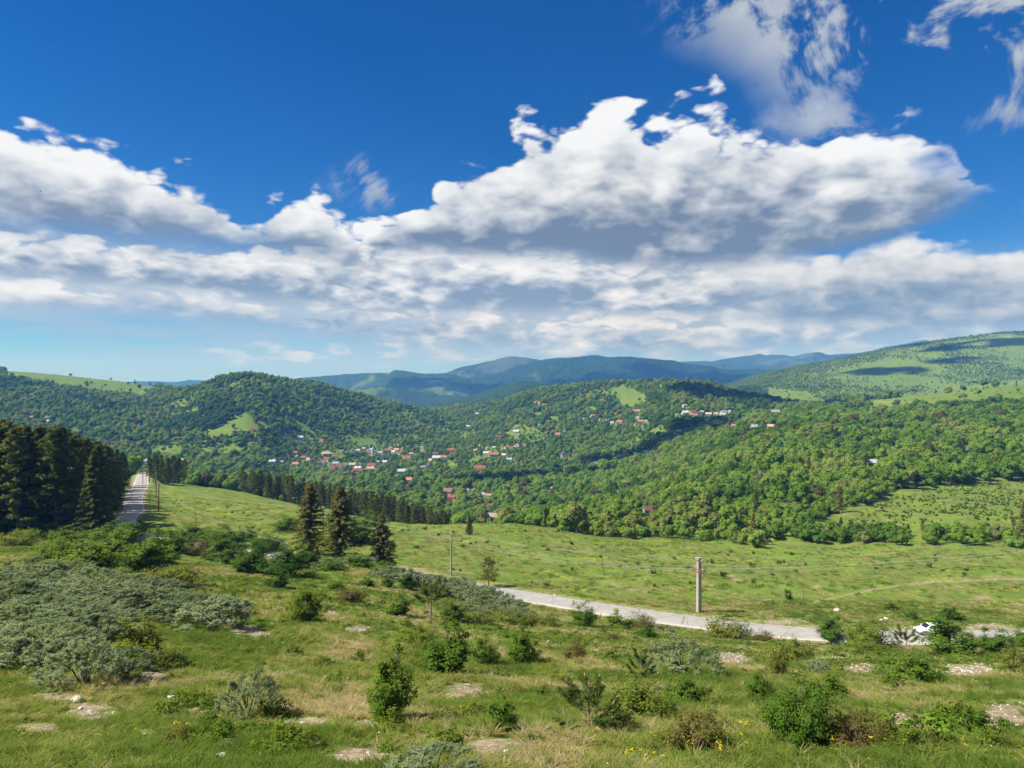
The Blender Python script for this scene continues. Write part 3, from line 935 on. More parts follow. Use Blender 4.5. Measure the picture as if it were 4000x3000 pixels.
def pine(seed, h=13.0, r=2.6, bare=0.22, n_br=46, tuft=26, lsize=0.55):
    rng = np.random.default_rng(seed)
    ca, ta = Acc(), Acc()
    bx_, by_ = rng.normal(0, 0.25, 2)
    ta.add(*tube([(0, 0, -0.6), (bx_ * 0.5, by_ * 0.5, h * 0.4), (bx_, by_, h * 0.75), (bx_, by_, h * 0.97)], [h * 0.018, h * 0.013, h * 0.007, 0.02], 6))
    P, D_ = [], []
    for b in range(n_br):
        f = bare + (1 - bare) * (b / n_br) ** 0.9
        env = (1 - f) ** 0.6 * (1.0 if f > bare + 0.12 else 0.7)
        L = r * env * rng.uniform(0.6, 1.15) + 0.25
        a = b * 2.4 + rng.normal(0, 0.3)
        z0 = f * h
        d = np.array([math.cos(a), math.sin(a), rng.uniform(0.0, 0.35)])
        e = np.array([bx_ * f, by_ * f, z0]) + d * L
        ta.add(*tube([(bx_ * f, by_ * f, z0), e], [h * 0.004, 0.01], 3))
        for s in (0.55, 0.8, 1.0):
            c = np.array([bx_ * f, by_ * f, z0]) + d * L * s
            rr = 0.20 * r * (0.7 + 0.6 * env)
            q = unit(rng.normal(0, 1, (tuft // 3 + 3, 3)) + np.array([0, 0, 0.5]))
            P.append(c + q * rr * np.array([1.15, 1.15, 0.6]) * rng.uniform(0.4, 1.0, (len(q), 1)))
            D_.append(q)
    P.append(np.array([bx_, by_, h * 0.97]) + unit(RNG.normal(0, 1, (14, 3))) * 0.4)
    D_.append(np.tile([0, 0, 1.0], (14, 1)))
    P, D_ = np.concatenate(P), np.concatenate(D_)
    V, Q, Nn = leaves(P, D_, lsize, rng, 0.42, D_ + np.array([0, 0, 0.3]), 0.7, 0.05)
    ca.add(V, Q, np.repeat(unit(D_ + Nn * 0.6 + np.array([0, 0, 0.3])), 4, 0))
    return ta.mesh('trunk', M['bark']), ca.mesh('crown', M['needle'], True)


def bush(seed, n=5200, h=2.0, w=2.2, lsize=0.092, stems=26, twig=0.0, mat_='bush', lean=0.45):
    """Many stems arching out of one foot, leaves along their outer parts."""
    rng = np.random.default_rng(seed)
    ca, ta = Acc(), Acc()
    P, O = [], []
    side = []
    for i in range(stems):
        a = rng.uniform(0, 6.283)
        rr = math.sqrt(rng.uniform(0.02, 1.0))
        rr *= rng.uniform(0.7, 1.2)
        whip = 1.28 if i % 6 == 0 else 1.0
        tip = np.array([math.cos(a) * rr * w / 2, math.sin(a) * rr * w / 2, h * max(0.15, 1 - 0.6 * rr ** 2) * rng.uniform(0.5, 1.12) * whip])
        foot = np.array([math.cos(a), math.sin(a), 0]) * rng.uniform(0, 0.14) * w
        mid_ = foot * 0.5 + tip * np.array([lean, lean, 0.68])
        s = np.linspace(0, 1, 9)[:, None]
        c = (1 - s) ** 2 * foot + 2 * s * (1 - s) * mid_ + s ** 2 * tip
        ta.add(*tube(c[:: 2] - np.array([0, 0, 0.05]), np.linspace(0.016, 0.004, 5) * h / 2, 3))
        side.append((c, rr))
    k_ = n // stems
    for c, rr in side:
        # side twigs: small sprays round the stem
        nt = 9
        for j in range(nt):
            u = rng.uniform(0.22, 1.0)
            b = c[min(8, int(u * 8))]
            d = unit(rng.normal(0, 1, 3) * np.array([1, 1, 0.55]) + np.array([0, 0, 0.25]))
            L = rng.uniform(0.08, 0.30) * w * (0.45 + 0.55 * (1 - u))
            m_ = max(3, k_ // nt)
            t_ = rng.uniform(0.15, 1.0, m_)[:, None]
            P.append(b + d * L * t_ + rng.normal(0, 0.035 * h, (m_, 3)))
            O.append(np.tile(d, (m_, 1)))
    P, O = np.concatenate(P), np.concatenate(O)
    P[:, 2] = np.maximum(P[:, 2], 0.03)
    out = unit(P - np.array([0, 0, h * 0.3]))
    V, Q, Nn = leaves(P, out + np.array([0, 0, 0.5]), lsize, rng, 0.62, jit=0.6)
    ca.add(V, Q, np.repeat(unit(out * 0.7 + O * 0.35 + Nn * 0.8 + np.array([0, 0, 0.3])), 4, 0))
    return ta.mesh('stems', M['bark']), ca.mesh('foliage', M[mat_], True)


def buckthorn(seed, h=2.0, w=2.6, shoots=430, per=22, ll=0.13):
    """Silvery shrub: upright leafy shoots over a dark, twiggy inside."""
    rng = np.random.default_rng(seed)
    ca, ta = Acc(), Acc()
    for i in range(12):
        a, rr = rng.uniform(0, 6.28), rng.uniform(0.2, 0.9)
        tip = np.array([math.cos(a) * rr * w / 2, math.sin(a) * rr * w / 2, h * 0.75])
        ta.add(*tube([(0, 0, -0.1), tip * [0.4, 0.4, 0.55], tip], [0.035, 0.02, 0.006], 4))
    P, D_, N_ = [], [], []
    a = rng.uniform(0, 6.283, shoots)
    rr = np.sqrt(rng.uniform(0, 1, shoots))
    lay = 1 - 0.5 * rr ** 2.2
    z = h * lay * np.where(rng.uniform(0, 1, shoots) < 0.72, rng.uniform(0.78, 1.0, shoots), rng.uniform(0.3, 0.8, shoots))
    base = np.stack([np.cos(a) * rr * w / 2, np.sin(a) * rr * w / 2, z], 1)
    # shoots gather in layered plumes
    cc = base[rng.integers(0, shoots, 44)]
    pick = np.argmin(((base[:, None] - cc[None]) ** 2).sum(-1), 1)
    base = base + (cc[pick] - base) * 0.40 + rng.normal(0, 0.04, base.shape)
    base[:, 2] += rng.normal(0.0, 0.15, 44)[pick]
    for i in range(shoots):
        d = unit(np.array([math.cos(a[i]) * rr[i] * 0.8 + 0.35, math.sin(a[i]) * rr[i] * 0.8, 0.75]) + rng.normal(0, 0.3, 3))
        L = rng.uniform(0.16, 0.34) * h / 2
        t_ = np.linspace(0, 1, per)[:, None]
        P.append(base[i] + d * L * (t_ - 0.5))
        q = unit(rng.normal(0, 1, (per, 3)) * 0.8 + d * 1.1)
        D_.append(q)
        N_.append(np.tile(unit(d + np.array([0, 0, 0.5])), (per, 1)))
    P, D_, N_ = np.concatenate(P), np.concatenate(D_), np.concatenate(N_)
    V, Q, Nn = leaves(P + D_ * ll * 0.3, N_, ll, rng, 0.20, D_, 0.5, 0.0)
    ca.add(V, Q, np.repeat(unit(N_ + Nn * 0.7), 4, 0))
    return ta.mesh('stems', M['bark']), ca.mesh('foliage', M['buckthorn'], True)


def young_pine(seed, h=2.0, w=2.0, br=11, dead=False):
    """Open young pine: upturned branches in whorls, long needles, pale candles at the tips."""
    rng = np.random.default_rng(seed)
    ta, ca, ka = Acc(), Acc(), Acc()
    ta.add(*tube([(0, 0, -0.1), (0.02, 0, h * 0.5), (0, 0, h)], [0.03 * h / 2, 0.022 * h / 2, 0.008], 6))
    tips = [(np.array([0, 0, h]), np.array([0, 0, 1.0]))]
    P, D_ = [], []

    def needles(c0, c1, n):
        t_ = rng.uniform(0.25, 1, n)[:, None]
        ax = unit(c1 - c0)
        q = unit(rng.normal(0, 1, (n, 3)) + ax * 0.9)
        P.append(c0 + (c1 - c0) * t_)
        D_.append(q)
    needles(np.array([0, 0, h * 0.45]), np.array([0, 0, h]), 160)
    for i in range(br):
        f = 0.10 + 0.72 * (i / br)
        a = i * 2.4 + rng.normal(0, 0.25)
        L = w / 2 * (1.05 - f * 0.75)
        d = np.array([math.cos(a), math.sin(a), 0.0])
        b = np.array([0, 0, f * h])
        m1 = b + d * L * 0.55 + np.array([0, 0, 0.10 * h])
        e = b + d * L + np.array([0, 0, 0.36 * h * rng.uniform(0.7, 1.1)])
        ta.add(*tube([b, m1, e], [0.016 * h / 2, 0.012 * h / 2, 0.006], 4))
        if dead and f < 0.45:
            continue
        needles(b + (m1 - b) * 0.4, m1, 90)
        needles(m1, e, 190)
        tips.append((e, unit(e - m1)))
        s = m1 + unit(np.array([-d[1], d[0], 0.7]) * (1 if i % 2 else -1) + d * 0.6) * L * 0.45
        s[2] = abs(s[2] - m1[2]) + m1[2]
        ta.add(*tube([m1, s], [0.010 * h / 2, 0.005], 4))
        needles(m1, s, 120)
        tips.append((s, unit(s - m1 + np.array([0, 0, 0.3]))))
    for c, d in tips:
        ka.add(*tube([c - d * 0.02, c + d * 0.05 * h / 2 + [0, 0, .03], c + d * 0.11 * h / 2 + [0, 0, .07]], [0.014, 0.017, 0.004], 5))
    P, D_ = np.concatenate(P), np.concatenate(D_)
    nl = 0.16 * h / 2
    V, Q, Nn = leaves(P + D_ * nl * 0.5, D_, nl, rng, 0.11, D_, 0.8, 0.0)
    ca.add(V, Q, np.repeat(unit(D_ * 0.5 + Nn + np.array([0, 0, 0.5])), 4, 0))
    return ta.mesh('trunk', M['bark_pale']), ca.mesh('foliage', M['needle_young'], True), ka.mesh('candles', M['candle'])


def rock_mesh(seed, m_):
    rng = np.random.default_rng(seed)
    import bmesh
    bm = bmesh.new()
    bmesh.ops.create_icosphere(bm, subdivisions=2, radius=0.5)
    pl = unit(rng.normal(0, 1, (7, 3)))
    dd = rng.uniform(0.26, 0.42, 7)
    for v in bm.verts:
        c = np.array(v.co)
        for p_, q_ in zip(pl, dd):
            e = c @ p_ - q_
            if e > 0:
                c = c - p_ * e
        v.co = c * np.array([1.25, 1.0, 0.75]) + rng.normal(0, 0.012, 3)
    me = bpy.data.meshes.new('stone')
    bm.to_mesh(me)
    bm.free()
    me.materials.append(m_)
    return me


# ------------------------------------------------------------------ placing things
def plant(name, proto, label, cat, group, loc, s, rz, tint, names=('trunk', 'crown')):
    e = obj(name, None, None, loc, (0, 0, rz), s if isinstance(s, tuple) else (s, s, s))
    e.empty_display_size = 0.3
    tag(e, label, cat, group)
    for nm, me in zip(names, proto):
        o = obj(nm, me, e)
        o['tint'] = float(tint)
    return e


def stuff_points(name, label, cat_protos, X, Y, Z, S, R, K, T, tiltx=None, SZ=None):
    """One object holding many small copies (what nobody would count), placed by geometry nodes."""
    me = bpy.data.meshes.new(name)
    me.vertices.add(len(X))
    me.vertices.foreach_set('co', np.stack([X, Y, Z], 1).astype(np.float32).ravel())
    add_attr(me, 'scl', S)
    add_attr(me, 'rotz', R)
    add_attr(me, 'tint', T)
    add_attr(me, 'sclz', S if SZ is None else SZ)
    add_attr(me, 'pick', K, 'INT')
    o = obj(name, me)
    tag(o, label, kind='stuff')
    coll = bpy.data.collections.new(name + '_shapes')
    for i, ms in enumerate(cat_protos):
        ob = bpy.data.objects.new('%s_shape_%02d' % (name, i), ms)
        coll.objects.link(ob)
    ng = bpy.data.node_groups.new(name, 'GeometryNodeTree')
    ng.interface.new_socket('Geometry', in_out='INPUT', socket_type='NodeSocketGeometry')
    ng.interface.new_socket('Geometry', in_out='OUTPUT', socket_type='NodeSocketGeometry')
    n, l = ng.nodes, ng.links
    gi, go = n.new('NodeGroupInput'), n.new('NodeGroupOutput')
    ci = n.new('GeometryNodeCollectionInfo')
    ci.inputs['Collection'].default_value = coll
    ci.inputs['Separate Children'].default_value = True
    ci.inputs['Reset Children'].default_value = True
    ip = n.new('GeometryNodeInstanceOnPoints')

    def na(nm, typ='FLOAT'):
        a = n.new('GeometryNodeInputNamedAttribute')
        a.data_type = typ
        a.inputs['Name'].default_value = nm
        return a.outputs['Attribute']
    rot = n.new('ShaderNodeCombineXYZ')
    l.new(na('rotz'), rot.inputs[2])
    sc_ = n.new('ShaderNodeCombineXYZ')
    sx = na('scl')
    l.new(sx, sc_.inputs[0])
    l.new(sx, sc_.inputs[1])
    l.new(na('sclz'), sc_.inputs[2])
    l.new(gi.outputs[0], ip.inputs['Points'])
    l.new(ci.outputs[0], ip.inputs['Instance'])
    ip.inputs['Pick Instance'].default_value = True
    l.new(na('pick', 'INT'), ip.inputs['Instance Index'])
    l.new(rot.outputs[0], ip.inputs['Rotation'])
    l.new(sc_.outputs[0], ip.inputs['Scale'])
    l.new(ip.outputs[0], go.inputs[0])
    md = o.modifiers.new('scatter', 'NODES')
    md.node_group = ng
    return o


def join_mesh(name, parts):
    """Trunk and crown of a far tree as one mesh with two materials."""
    V, Q, N, MI, n = [], [], [], [], 0
    me = bpy.data.meshes.new(name)
    for i, p in enumerate(parts):
        v = np.zeros(len(p.vertices) * 3, np.float32)
        p.vertices.foreach_get('co', v)
        f = np.zeros(len(p.loops), np.int32)
        p.loops.foreach_get('vertex_index', f)
        nn = np.zeros(len(p.loops) * 3, np.float32)
        p.corner_normals.foreach_get('vector', nn)
        vn = np.zeros((len(p.vertices), 3), np.float32)
        vn[f] = nn.reshape(-1, 3)
        V.append(v.reshape(-1, 3))
        Q.append(f.reshape(-1, 4) + n)
        N.append(vn)
        MI.append(np.full(len(f) // 4, i, np.int32))
        n += len(v) // 3
    me = mesh_np(name, np.concatenate(V), np.concatenate(Q), None, True, np.concatenate(N))
    for p in parts:
        me.materials.append(p.materials[0])
    me.polygons.foreach_set('material_index', np.concatenate(MI))
    return me


def inpoly(px, py, poly):
    px, py = np.asarray(px), np.asarray(py)
    r = np.zeros(px.shape, bool)
    j = len(poly) - 1
    for i in range(len(poly)):
        xi, yi = poly[i]
        xj, yj = poly[j]
        r ^= ((yi > py) != (yj > py)) & (px < (xj - xi) * (py - yi) / ((yj - yi) or 1e-9) + xi)
        j = i
    return r


# ------------------------------------------------------------------ houses
ROOFS = {'o': ('orange', (0.33, 0.15, 0.085)), 'r': ('red', (0.27, 0.065, 0.05)), 'd': ('dark red', (0.19, 0.05, 0.05)), 'b': ('brown', (0.17, 0.085, 0.06)),
         'g': ('grey', (0.25, 0.25, 0.25)), 'u': ('blue grey', (0.33, 0.40, 0.50)), 's': ('pale silver', (0.40, 0.43, 0.47)), 't': ('tan', (0.42, 0.31, 0.22)), 'k': ('charcoal', (0.07, 0.07, 0.08))}
WALLS = {'w': ('white', (0.48, 0.46, 0.42)), 'c': ('cream', (0.46, 0.39, 0.28)), 'g': ('grey', (0.36, 0.34, 0.31)), 'y': ('yellow', (0.66, 0.48, 0.16)), 'b': ('brown wooden', (0.17, 0.11, 0.07)),
         'u': ('pale blue', (0.50, 0.58, 0.66))}


def tile_mat(name, col):
    m_, t, o = mat(name)
    tc_ = t.new('ShaderNodeTexCoord').outputs['Object']
    wv = t.new('ShaderNodeTexWave', bands_direction='Z')
    t.l.new(tc_, wv.inputs['Vector'])
    wv.inputs['Scale'].default_value = 2.2
    n = t.noise(tc_, 1.4, 4, 0.7)
    c = t.mix(n, tuple(x * 0.7 for x in col), tuple(min(1, x * 1.25) for x in col))
    principled(t, o, c, 0.7, 0.3, bump(t, wv.outputs['Fac'], 0.5, 0.05))
    return m_


RM = {k_: tile_mat(v[0].replace(' ', '_') + '_roof', v[1]) for k_, v in ROOFS.items()}
WM = {k_: plain(v[0].replace(' ', '_') + '_wall', v[1], 0.9, 0.1, 1.5, 0.12) for k_, v in WALLS.items()}
M['glass'] = plain('window_glass', (0.03, 0.04, 0.05), 0.15, 0.5, 1.0, 0.2)
M['wood'] = plain('door_wood', (0.16, 0.09, 0.05), 0.8, 0.2, 3.0, 0.3)
M['chim'] = plain('chimney_brick', (0.34, 0.17, 0.12), 0.9, 0.1, 5.0, 0.3)


def boxv(x0, x1, y0, y1, z0, z1):
    V = np.array([(x, y, z) for z in (z0, z1) for y in (y0, y1) for x in (x0, x1)], float)
    Q = np.array([(0, 2, 3, 1), (4, 5, 7, 6), (0, 1, 5, 4), (2, 6, 7, 3), (0, 4, 6, 2), (1, 3, 7, 5)])
    return V, Q


HM = {}


def house_meshes(hip, tall):
    """Unit-ish house 10 long (x), 7 deep (y): shapes shared by all houses of a kind."""
    key = (hip, tall)
    if key in HM:
        return HM[key]
    L, Dp = 5.0, 3.5
    Hh = 5.4 if tall else 2.9
    rh = 2.7
    ov = 0.55
    wa = Acc()
    V, Q = boxv(-L, L, -Dp, Dp, -2.5, Hh)
    wa.add(V, Q)
    if not hip:
        for sx in (-1, 1):
            V = np.array([(sx * L, -Dp, Hh), (sx * L, Dp, Hh), (sx * (L), 0.06, Hh + rh), (sx * L, -0.06, Hh + rh)])
            wa.add(V, np.array([(0, 1, 2, 3)] if sx > 0 else [(3, 2, 1, 0)]))
    ra = Acc()
    e = rh * ov / Dp
    rx = L - 3.0 if hip else L + ov
    th = 0.18
    up = np.array([0, 0, th])
    for sy in (-1, 1):
        V = np.array([(-L - ov, sy * (Dp + ov), Hh - e + 0.03), (L + ov, sy * (Dp + ov), Hh - e + 0.03), (rx, 0, Hh + rh + 0.03), (-rx, 0, Hh + rh + 0.03)])
        V = np.concatenate([V, V + up])
        Q = np.array([(0, 1, 2, 3), (7, 6, 5, 4), (0, 4, 5, 1), (1, 5, 6, 2), (2, 6, 7, 3), (3, 7, 4, 0)])
        ra.add(V, Q if sy > 0 else Q[:, ::-1])
    if hip:
        for sx in (-1, 1):
            V = np.array([(sx * (L + ov), -Dp - ov, Hh - e + 0.03), (sx * (L + ov), Dp + ov, Hh - e + 0.03), (sx * rx, 0.02, Hh + rh + 0.03), (sx * rx, -0.02, Hh + rh + 0.03)])
            V = np.concatenate([V, V + up])
            Q = np.array([(0, 1, 2, 3), (7, 6, 5, 4), (0, 4, 5, 1), (1, 5, 6, 2), (2, 6, 7, 3), (3, 7, 4, 0)])
            ra.add(V, Q[:, ::-1] if sx > 0 else Q)
    ch = Acc()
    ch.add(*boxv(1.2, 1.9, 0.6, 1.3, Hh + 1.2, Hh + rh + 0.9))
    ch.add(*boxv(1.12, 1.98, 0.52, 1.38, Hh + rh + 0.9, Hh + rh + 1.05))
    wins = []
    wb = Acc()
    wb.add(*boxv(-0.55, 0.55, -0.04, 0.04, -0.65, 0.65))
    fb = Acc()
    for a in ((-0.68, 0.68, -0.06, 0.06, 0.65, 0.78), (-0.68, 0.68, -0.09, 0.06, -0.78, -0.65), (-0.68, -0.55, -0.06, 0.06, -0.65, 0.65), (0.55, 0.68, -0.06, 0.06, -0.65, 0.65)):
        fb.add(*boxv(*a))
    spots = [(-3.3, -Dp - 0.03, 1.5, 0), (-1.1, -Dp - 0.03, 1.5, 0), (3.2, -Dp - 0.03, 1.5, 0), (-L - 0.03, -1.5, 1.5, 1), (-L - 0.03, 1.5, 1.5, 1), (L + 0.03, 0, 1.5, 1)]
    if tall:
        spots += [(a, b, 4.1, c_) for a, b, _, c_ in spots]
    elif not hip:
        spots += [(-L - 0.03, 0, Hh + 0.9, 1)]
    db = Acc()
    db.add(*boxv(0.75, 1.75, -Dp - 0.07, -Dp + 0.05, -0.1, 2.05))
    HM[key] = (wa, ra, ch, wb, fb, spots, db)
    return HM[key]


HMC = {}


def house(px, py, wpx, roof, wall, extra='', where='in the village', loc=None):
    tall = 'T' in extra
    hip = 'H' in extra
    g = loc or ground_at(px, py, 230)
    d = g.y
    width = min(17.0, max(5.0, wpx * d / F))
    s = width / 12.4
    rng = random.Random(int(px * 7 + py * 13))
    rz_ = rng.uniform(-0.5, 0.5) + (math.pi / 2 if rng.random() < 0.25 and 'S' not in extra else 0)
    if rng.random() < 0.5:
        rz_ += math.pi
    zs = s if s > 0.85 else (s * 0.5 + 0.42)
    big = wpx >= 21
    e = obj('barn' if 'B' in extra else 'house', None, None, (g.x, g.y, g.z + 0.2), (0, 0, rz_), (s, s, zs))
    ms = house_meshes(hip, tall)

    def get(kind, acc, m_):
        k_ = (kind, hip, tall, m_.name)
        if k_ not in HMC:
            HMC[k_] = acc.mesh(kind, m_, smooth=False)
        return HMC[k_]
    wl = obj('wall', get('wall', ms[0], WM[wall]), e)
    rf = obj('roof', get('roof', ms[1], RM[roof]), e)
    if 'B' not in extra:
        obj('chimney', get('chimney', ms[2], M['chim']), rf)
    if big:
        for x, y, z, sd in ms[5] if 'B' not in extra else ms[5][:1]:
            w_ = obj('window', get('window', ms[3], M['glass']), e, (x, y, z), (0, 0, math.pi / 2 * sd * (-1 if x < 0 else 1)))
            obj('frame', get('frame', ms[4], WM['w'] if wall != 'w' else WM['g']), w_)
        obj('door', get('door', ms[6], M['wood']), e)
    kind = 'barn' if 'B' in extra else 'house'
    size = 'large' if width > 13.5 else ('small' if width < 8 else '')
    lab = ' '.join(x for x in (size, ROOFS[roof][0], 'roofed', WALLS[wall][0], 'two storey' if tall else '', kind, where) if x)
    HOUSES.append((e, lab, px, g.y, wpx, py, kind))
    return e


HOUSES = []
H_SRC = {2: (1000, 1300), 3: (2000, 1300), 4: (3000, 1250), 1: (0, 1300)}
H_TXT = {
    2: '''270 1075 45 o w;337 1050 45 o c;360 1085 50 g w;410 1095 55 r w;612 1085 95 t c TH;690 1080 40 r w;615 1108 70 d c;140 1128 70 u g;215 1132 50 g g;345 1150 70 o c;500 1130 80 b c
    560 1145 70 u w;755 1042 60 g w;835 1028 42 t w;885 1028 42 t c;960 1030 50 s w;1000 1022 38 u w;980 1050 45 r w;1100 1072 50 s w;1135 1025 55 o w;1165 1010 40 o c;1215 1022 50 t g
    1230 977 50 o c;1270 1017 55 o c;1240 1052 40 d w;1290 1082 60 b c;1300 1100 75 o c;1340 1057 40 t w;1430 1003 40 g w;1440 1022 30 o w;690 1142 60 u g;680 1178 80 b c;760 1167 60 k w
    835 1152 60 t c;890 1152 60 u w;885 1187 70 s w;870 1208 80 r c;960 1138 55 d w;1000 1168 85 d c;990 1188 70 t w;1115 1128 50 s g;1080 1152 30 o c;655 1188 60 r c;1260 1230 80 s w T;1205 1252 50 b w
    1325 1288 80 o b;1170 1327 40 s w;1295 1337 45 b b;1295 1367 30 o c;1505 1362 28 b b;1550 1057 55 b c;1685 1028 65 r w;1700 1062 50 d c;1630 1088 60 o c;1560 1098 80 s g;1510 1112 40 t w;1505 1172 95 k g
    1440 1177 60 g g;1830 977 50 k w;1935 988 40 o c;1895 1027 40 t c;2000 1012 50 o c;2055 1002 35 s w;2050 1090 90 o c T;1995 1055 65 s w;2145 1067 45 s w;2165 1002 40 o w;2190 1107 50 u w
    1935 1198 125 r c;1890 1378 60 u w;1825 1377 32 g w;2015 1424 60 o c;1970 1412 32 u g;1660 1418 112 b w TS;1692 1440 80 r w;1660 1476 100 r w;2025 1514 62 r b;2035 1612 115 g b B;2078 1616 48 o b B
    255 897 50 s w;380 920 62 s w S;570 948 36 r g;475 937 30 r g;785 907 36 g g B;30 962 45 s w;1075 718 22 o w;1740 612 62 o c;2020 597 40 g w;1910 708 36 s w;1830 822 50 u w;2095 913 48 d w;1600 932 26 r c
    930 1012 36 t w;1050 1128 40 g c;920 1172 44 b c;720 1150 46 d c;585 1128 44 r c;455 1108 44 t c;1190 1038 40 s w''',
    3: '''210 607 36 o w;240 627 50 o w;282 632 42 o c;70 577 26 o w;70 742 36 o c;540 592 30 g w;615 752 40 s w;700 740 52 o w T;765 757 36 b w;810 758 42 o c;892 728 42 o y T;930 783 58 o y;865 787 36 u w;1075 697 78 o c
    1095 742 30 g w;1115 782 62 o b;1160 777 30 s w;1070 802 36 o c;395 893 62 o b;460 875 68 u w;235 807 26 u w;40 868 62 u g;160 852 26 r w;52 1000 84 d w T;450 1082 86 k w T;490 1094 32 t y;520 1073 26 s w
    15 1108 50 s w;90 1112 36 b b;655 1137 46 r c;725 1143 56 s w;975 1074 56 o c;930 1084 50 t g;1240 1024 72 r w;1160 1050 72 s w;1455 870 72 g b B;1385 647 30 o c;1490 642 52 t c;1420 722 28 s w;1500 703 62 u w;1560 693 52 r c
    1545 718 52 o c;1620 703 42 k w;1645 698 50 s w;1700 718 62 t c;1790 693 62 b c;1830 698 60 g w;1825 720 62 u w;1885 693 42 g g;1705 783 72 b w;1885 768 42 o c;2000 753 58 u w;1830 823 46 o c;1925 823 74 o c;2100 832 86 u w
    2200 824 44 t w;1765 843 42 o b;345 1364 42 o u;110 1364 46 s w;450 1204 32 t c;920 1398 46 t b;1175 1596 66 b g TS;1480 708 40 s w;1590 712 40 d w;1760 712 40 t w''',
    4: '''65 814 84 g w B;25 938 62 t b B;995 843 38 o b;625 1020 72 k w;900 1262 86 s b B;1718 1142 84 u g;190 1493 24 r c''',
    1: '''270 748 62 b b;90 778 32 o w;410 748 50 k w;412 778 46 s w;155 572 26 t b;1572 1112 42 s w;1250 1156 72 g g B;1262 1122 60 s g;2192 850 52 r c;130 840 30 o c''',
}


def where_of(px, py):
    if px < 500:
        return 'on the left slope above the pines'
    if px < 800:
        return 'beyond the left road'
    if py > 1880:
        return 'low behind the pine row' if px < 2060 else 'alone on the right slope'
    if px < 1190 and py < 1740:
        return 'under the wooded left hill'
    if px < 1720 and py > 1700:
        return 'in the village behind the pine row'
    if px < 2120 and py > 1735:
        return 'in gardens right of the village'
    if px < 2560 and py < 1690:
        return 'below the green hill pasture'
    if px >= 2560 and py < 1640 and px < 2870:
        return 'in the shaded hamlet'
    if px >= 2600:
        return 'along the ridge on the right'
    return 'between village and hamlet'


for reg, txt in H_TXT.items():
    ox, oy = H_SRC[reg]
    for it in txt.replace('\n', ';').split(';'):
        p = it.split()
        if len(p) >= 5:
            px, py, wp = ox + float(p[0]) * 0.452, oy + float(p[1]) * 0.452, float(p[2]) * 0.452
            house(px, py, wp, p[3], p[4], p[5] if len(p) > 5 else '', where_of(px, py))

# the white village church: nave, tower, spire, cross
g = ground_at(1474, 1783, 400)
ch = obj('church', None, None, (g.x, g.y, g.z + 0.2), (0, 0, 0.5))
a = Acc()
a.add(*boxv(-6, 7, -3.5, 3.5, -2.5, 5.5))
obj('nave', a.mesh('nave', WM['w'], smooth=False), ch)
a = Acc()
a.add(np.array([(-6.4, -4, 5.4), (7.4, -4, 5.4), (7.4, 0, 8.3), (-6.4, 0, 8.3), (-6.4, 4, 5.4), (7.4, 4, 5.4)]), np.array([(0, 1, 2, 3), (3, 2, 5, 4)]))
obj('roof', a.mesh('roof', RM['u'], smooth=False), ch)
a = Acc()
a.add(*boxv(-9.2, -5.8, -1.8, 1.8, -2.5, 11.0))
tw = obj('tower', a.mesh('tower', WM['w'], smooth=False), ch)
a = Acc()
a.add(*tube([(-7.5, 0, 11), (-7.5, 0, 12.2), (-7.5, 0, 13.6), (-7.5, 0, 17.5)], [2.2, 2.3, 1.4, 0.08], 8))
obj('spire', a.mesh('spire', RM['u'], smooth=False), tw)
a = Acc()
a.add(*boxv(-7.55, -7.45, -0.05, 0.05, 17.3, 18.9))
a.add(*boxv(-7.9, -7.56, -0.05, 0.05, 18.2, 18.3))
a.add(*boxv(-7.44, -7.1, -0.05, 0.05, 18.2, 18.3))
obj('cross', a.mesh('cross', M['chim'], smooth=False), tw)
a = Acc()
for k_ in range(4):
    a.add(*boxv(-4 + 2.8 * k_, -3.1 + 2.8 * k_, -3.56, -3.4, 1.5, 3.9))
for x0 in (-4, -1.2, 1.6, 4.4):
    b = Acc()
    b.add(*boxv(x0, x0 + 0.9, -3.56, -3.4, 1.5, 3.9))
    obj('window', b.mesh('window', M['glass'], smooth=False), ch)
tag(ch, 'white village church with a thin grey spire among the roofs', 'church')
HOUSES.append((ch, None, 1474, g.y, 26, 1783, 'church'))

# labels that single each house out: where two share a look, say which from the left
ORD = ['first', 'second', 'third', 'fourth', 'fifth', 'sixth', 'seventh', 'eighth', 'ninth', 'tenth']
by_lab = {}
for h_ in HOUSES:
    if h_[1]:
        by_lab.setdefault(h_[1], []).append(h_)
for lab, hs in by_lab.items():
    hs.sort(key=lambda h_: h_[2])
    for q, h_ in enumerate(hs):
        tag(h_[0], lab if len(hs) == 1 else '%s, %s from the left' % (lab, ORD[min(q, 9)]), h_[6], 'houses and barns of the valley')
HREC = np.array([(h_[2], h_[5], h_[4], h_[3]) for h_ in HOUSES])
#@@WOODS
# ------------------------------------------------------------------ woods
TREES = [broadleaf(100 + i, n=760 + 60 * (i % 3), h=9.0, w=[8.2, 7.0, 9.0, 6.4, 8.0][i], lsize=[0.95, 0.85, 1.0, 0.8, 0.9][i], trunk=[0.15, 0.2, 0.12, 0.22, 0.1][i]) for i in range(5)]
SCRUB = [broadleaf(120 + i, n=560, h=4.6, w=[6.0, 5.2, 5.6][i], lsize=0.62, trunk=0.02, lobes=11) for i in range(3)]
SPRUCES = [spruce(140 + i, h=16.0, r=3.5 + 0.3 * i, whorls=26, sparse=0.10, lsize=0.85) for i in range(3)]
PINES = [pine(160 + i, h=13.0, r=2.7, bare=[0.2, 0.28, 0.15][i]) for i in range(3)]
DARKS = [pine(170 + i, h=22.0, r=4.3, bare=[0.12, 0.2, 0.08][i], n_br=66, tuft=30, lsize=0.85) for i in range(3)]
SPRUCE_FAR = [spruce(180, h=12.0, r=2.7, whorls=14, sprays=4, lsize=1.1, per=6)]
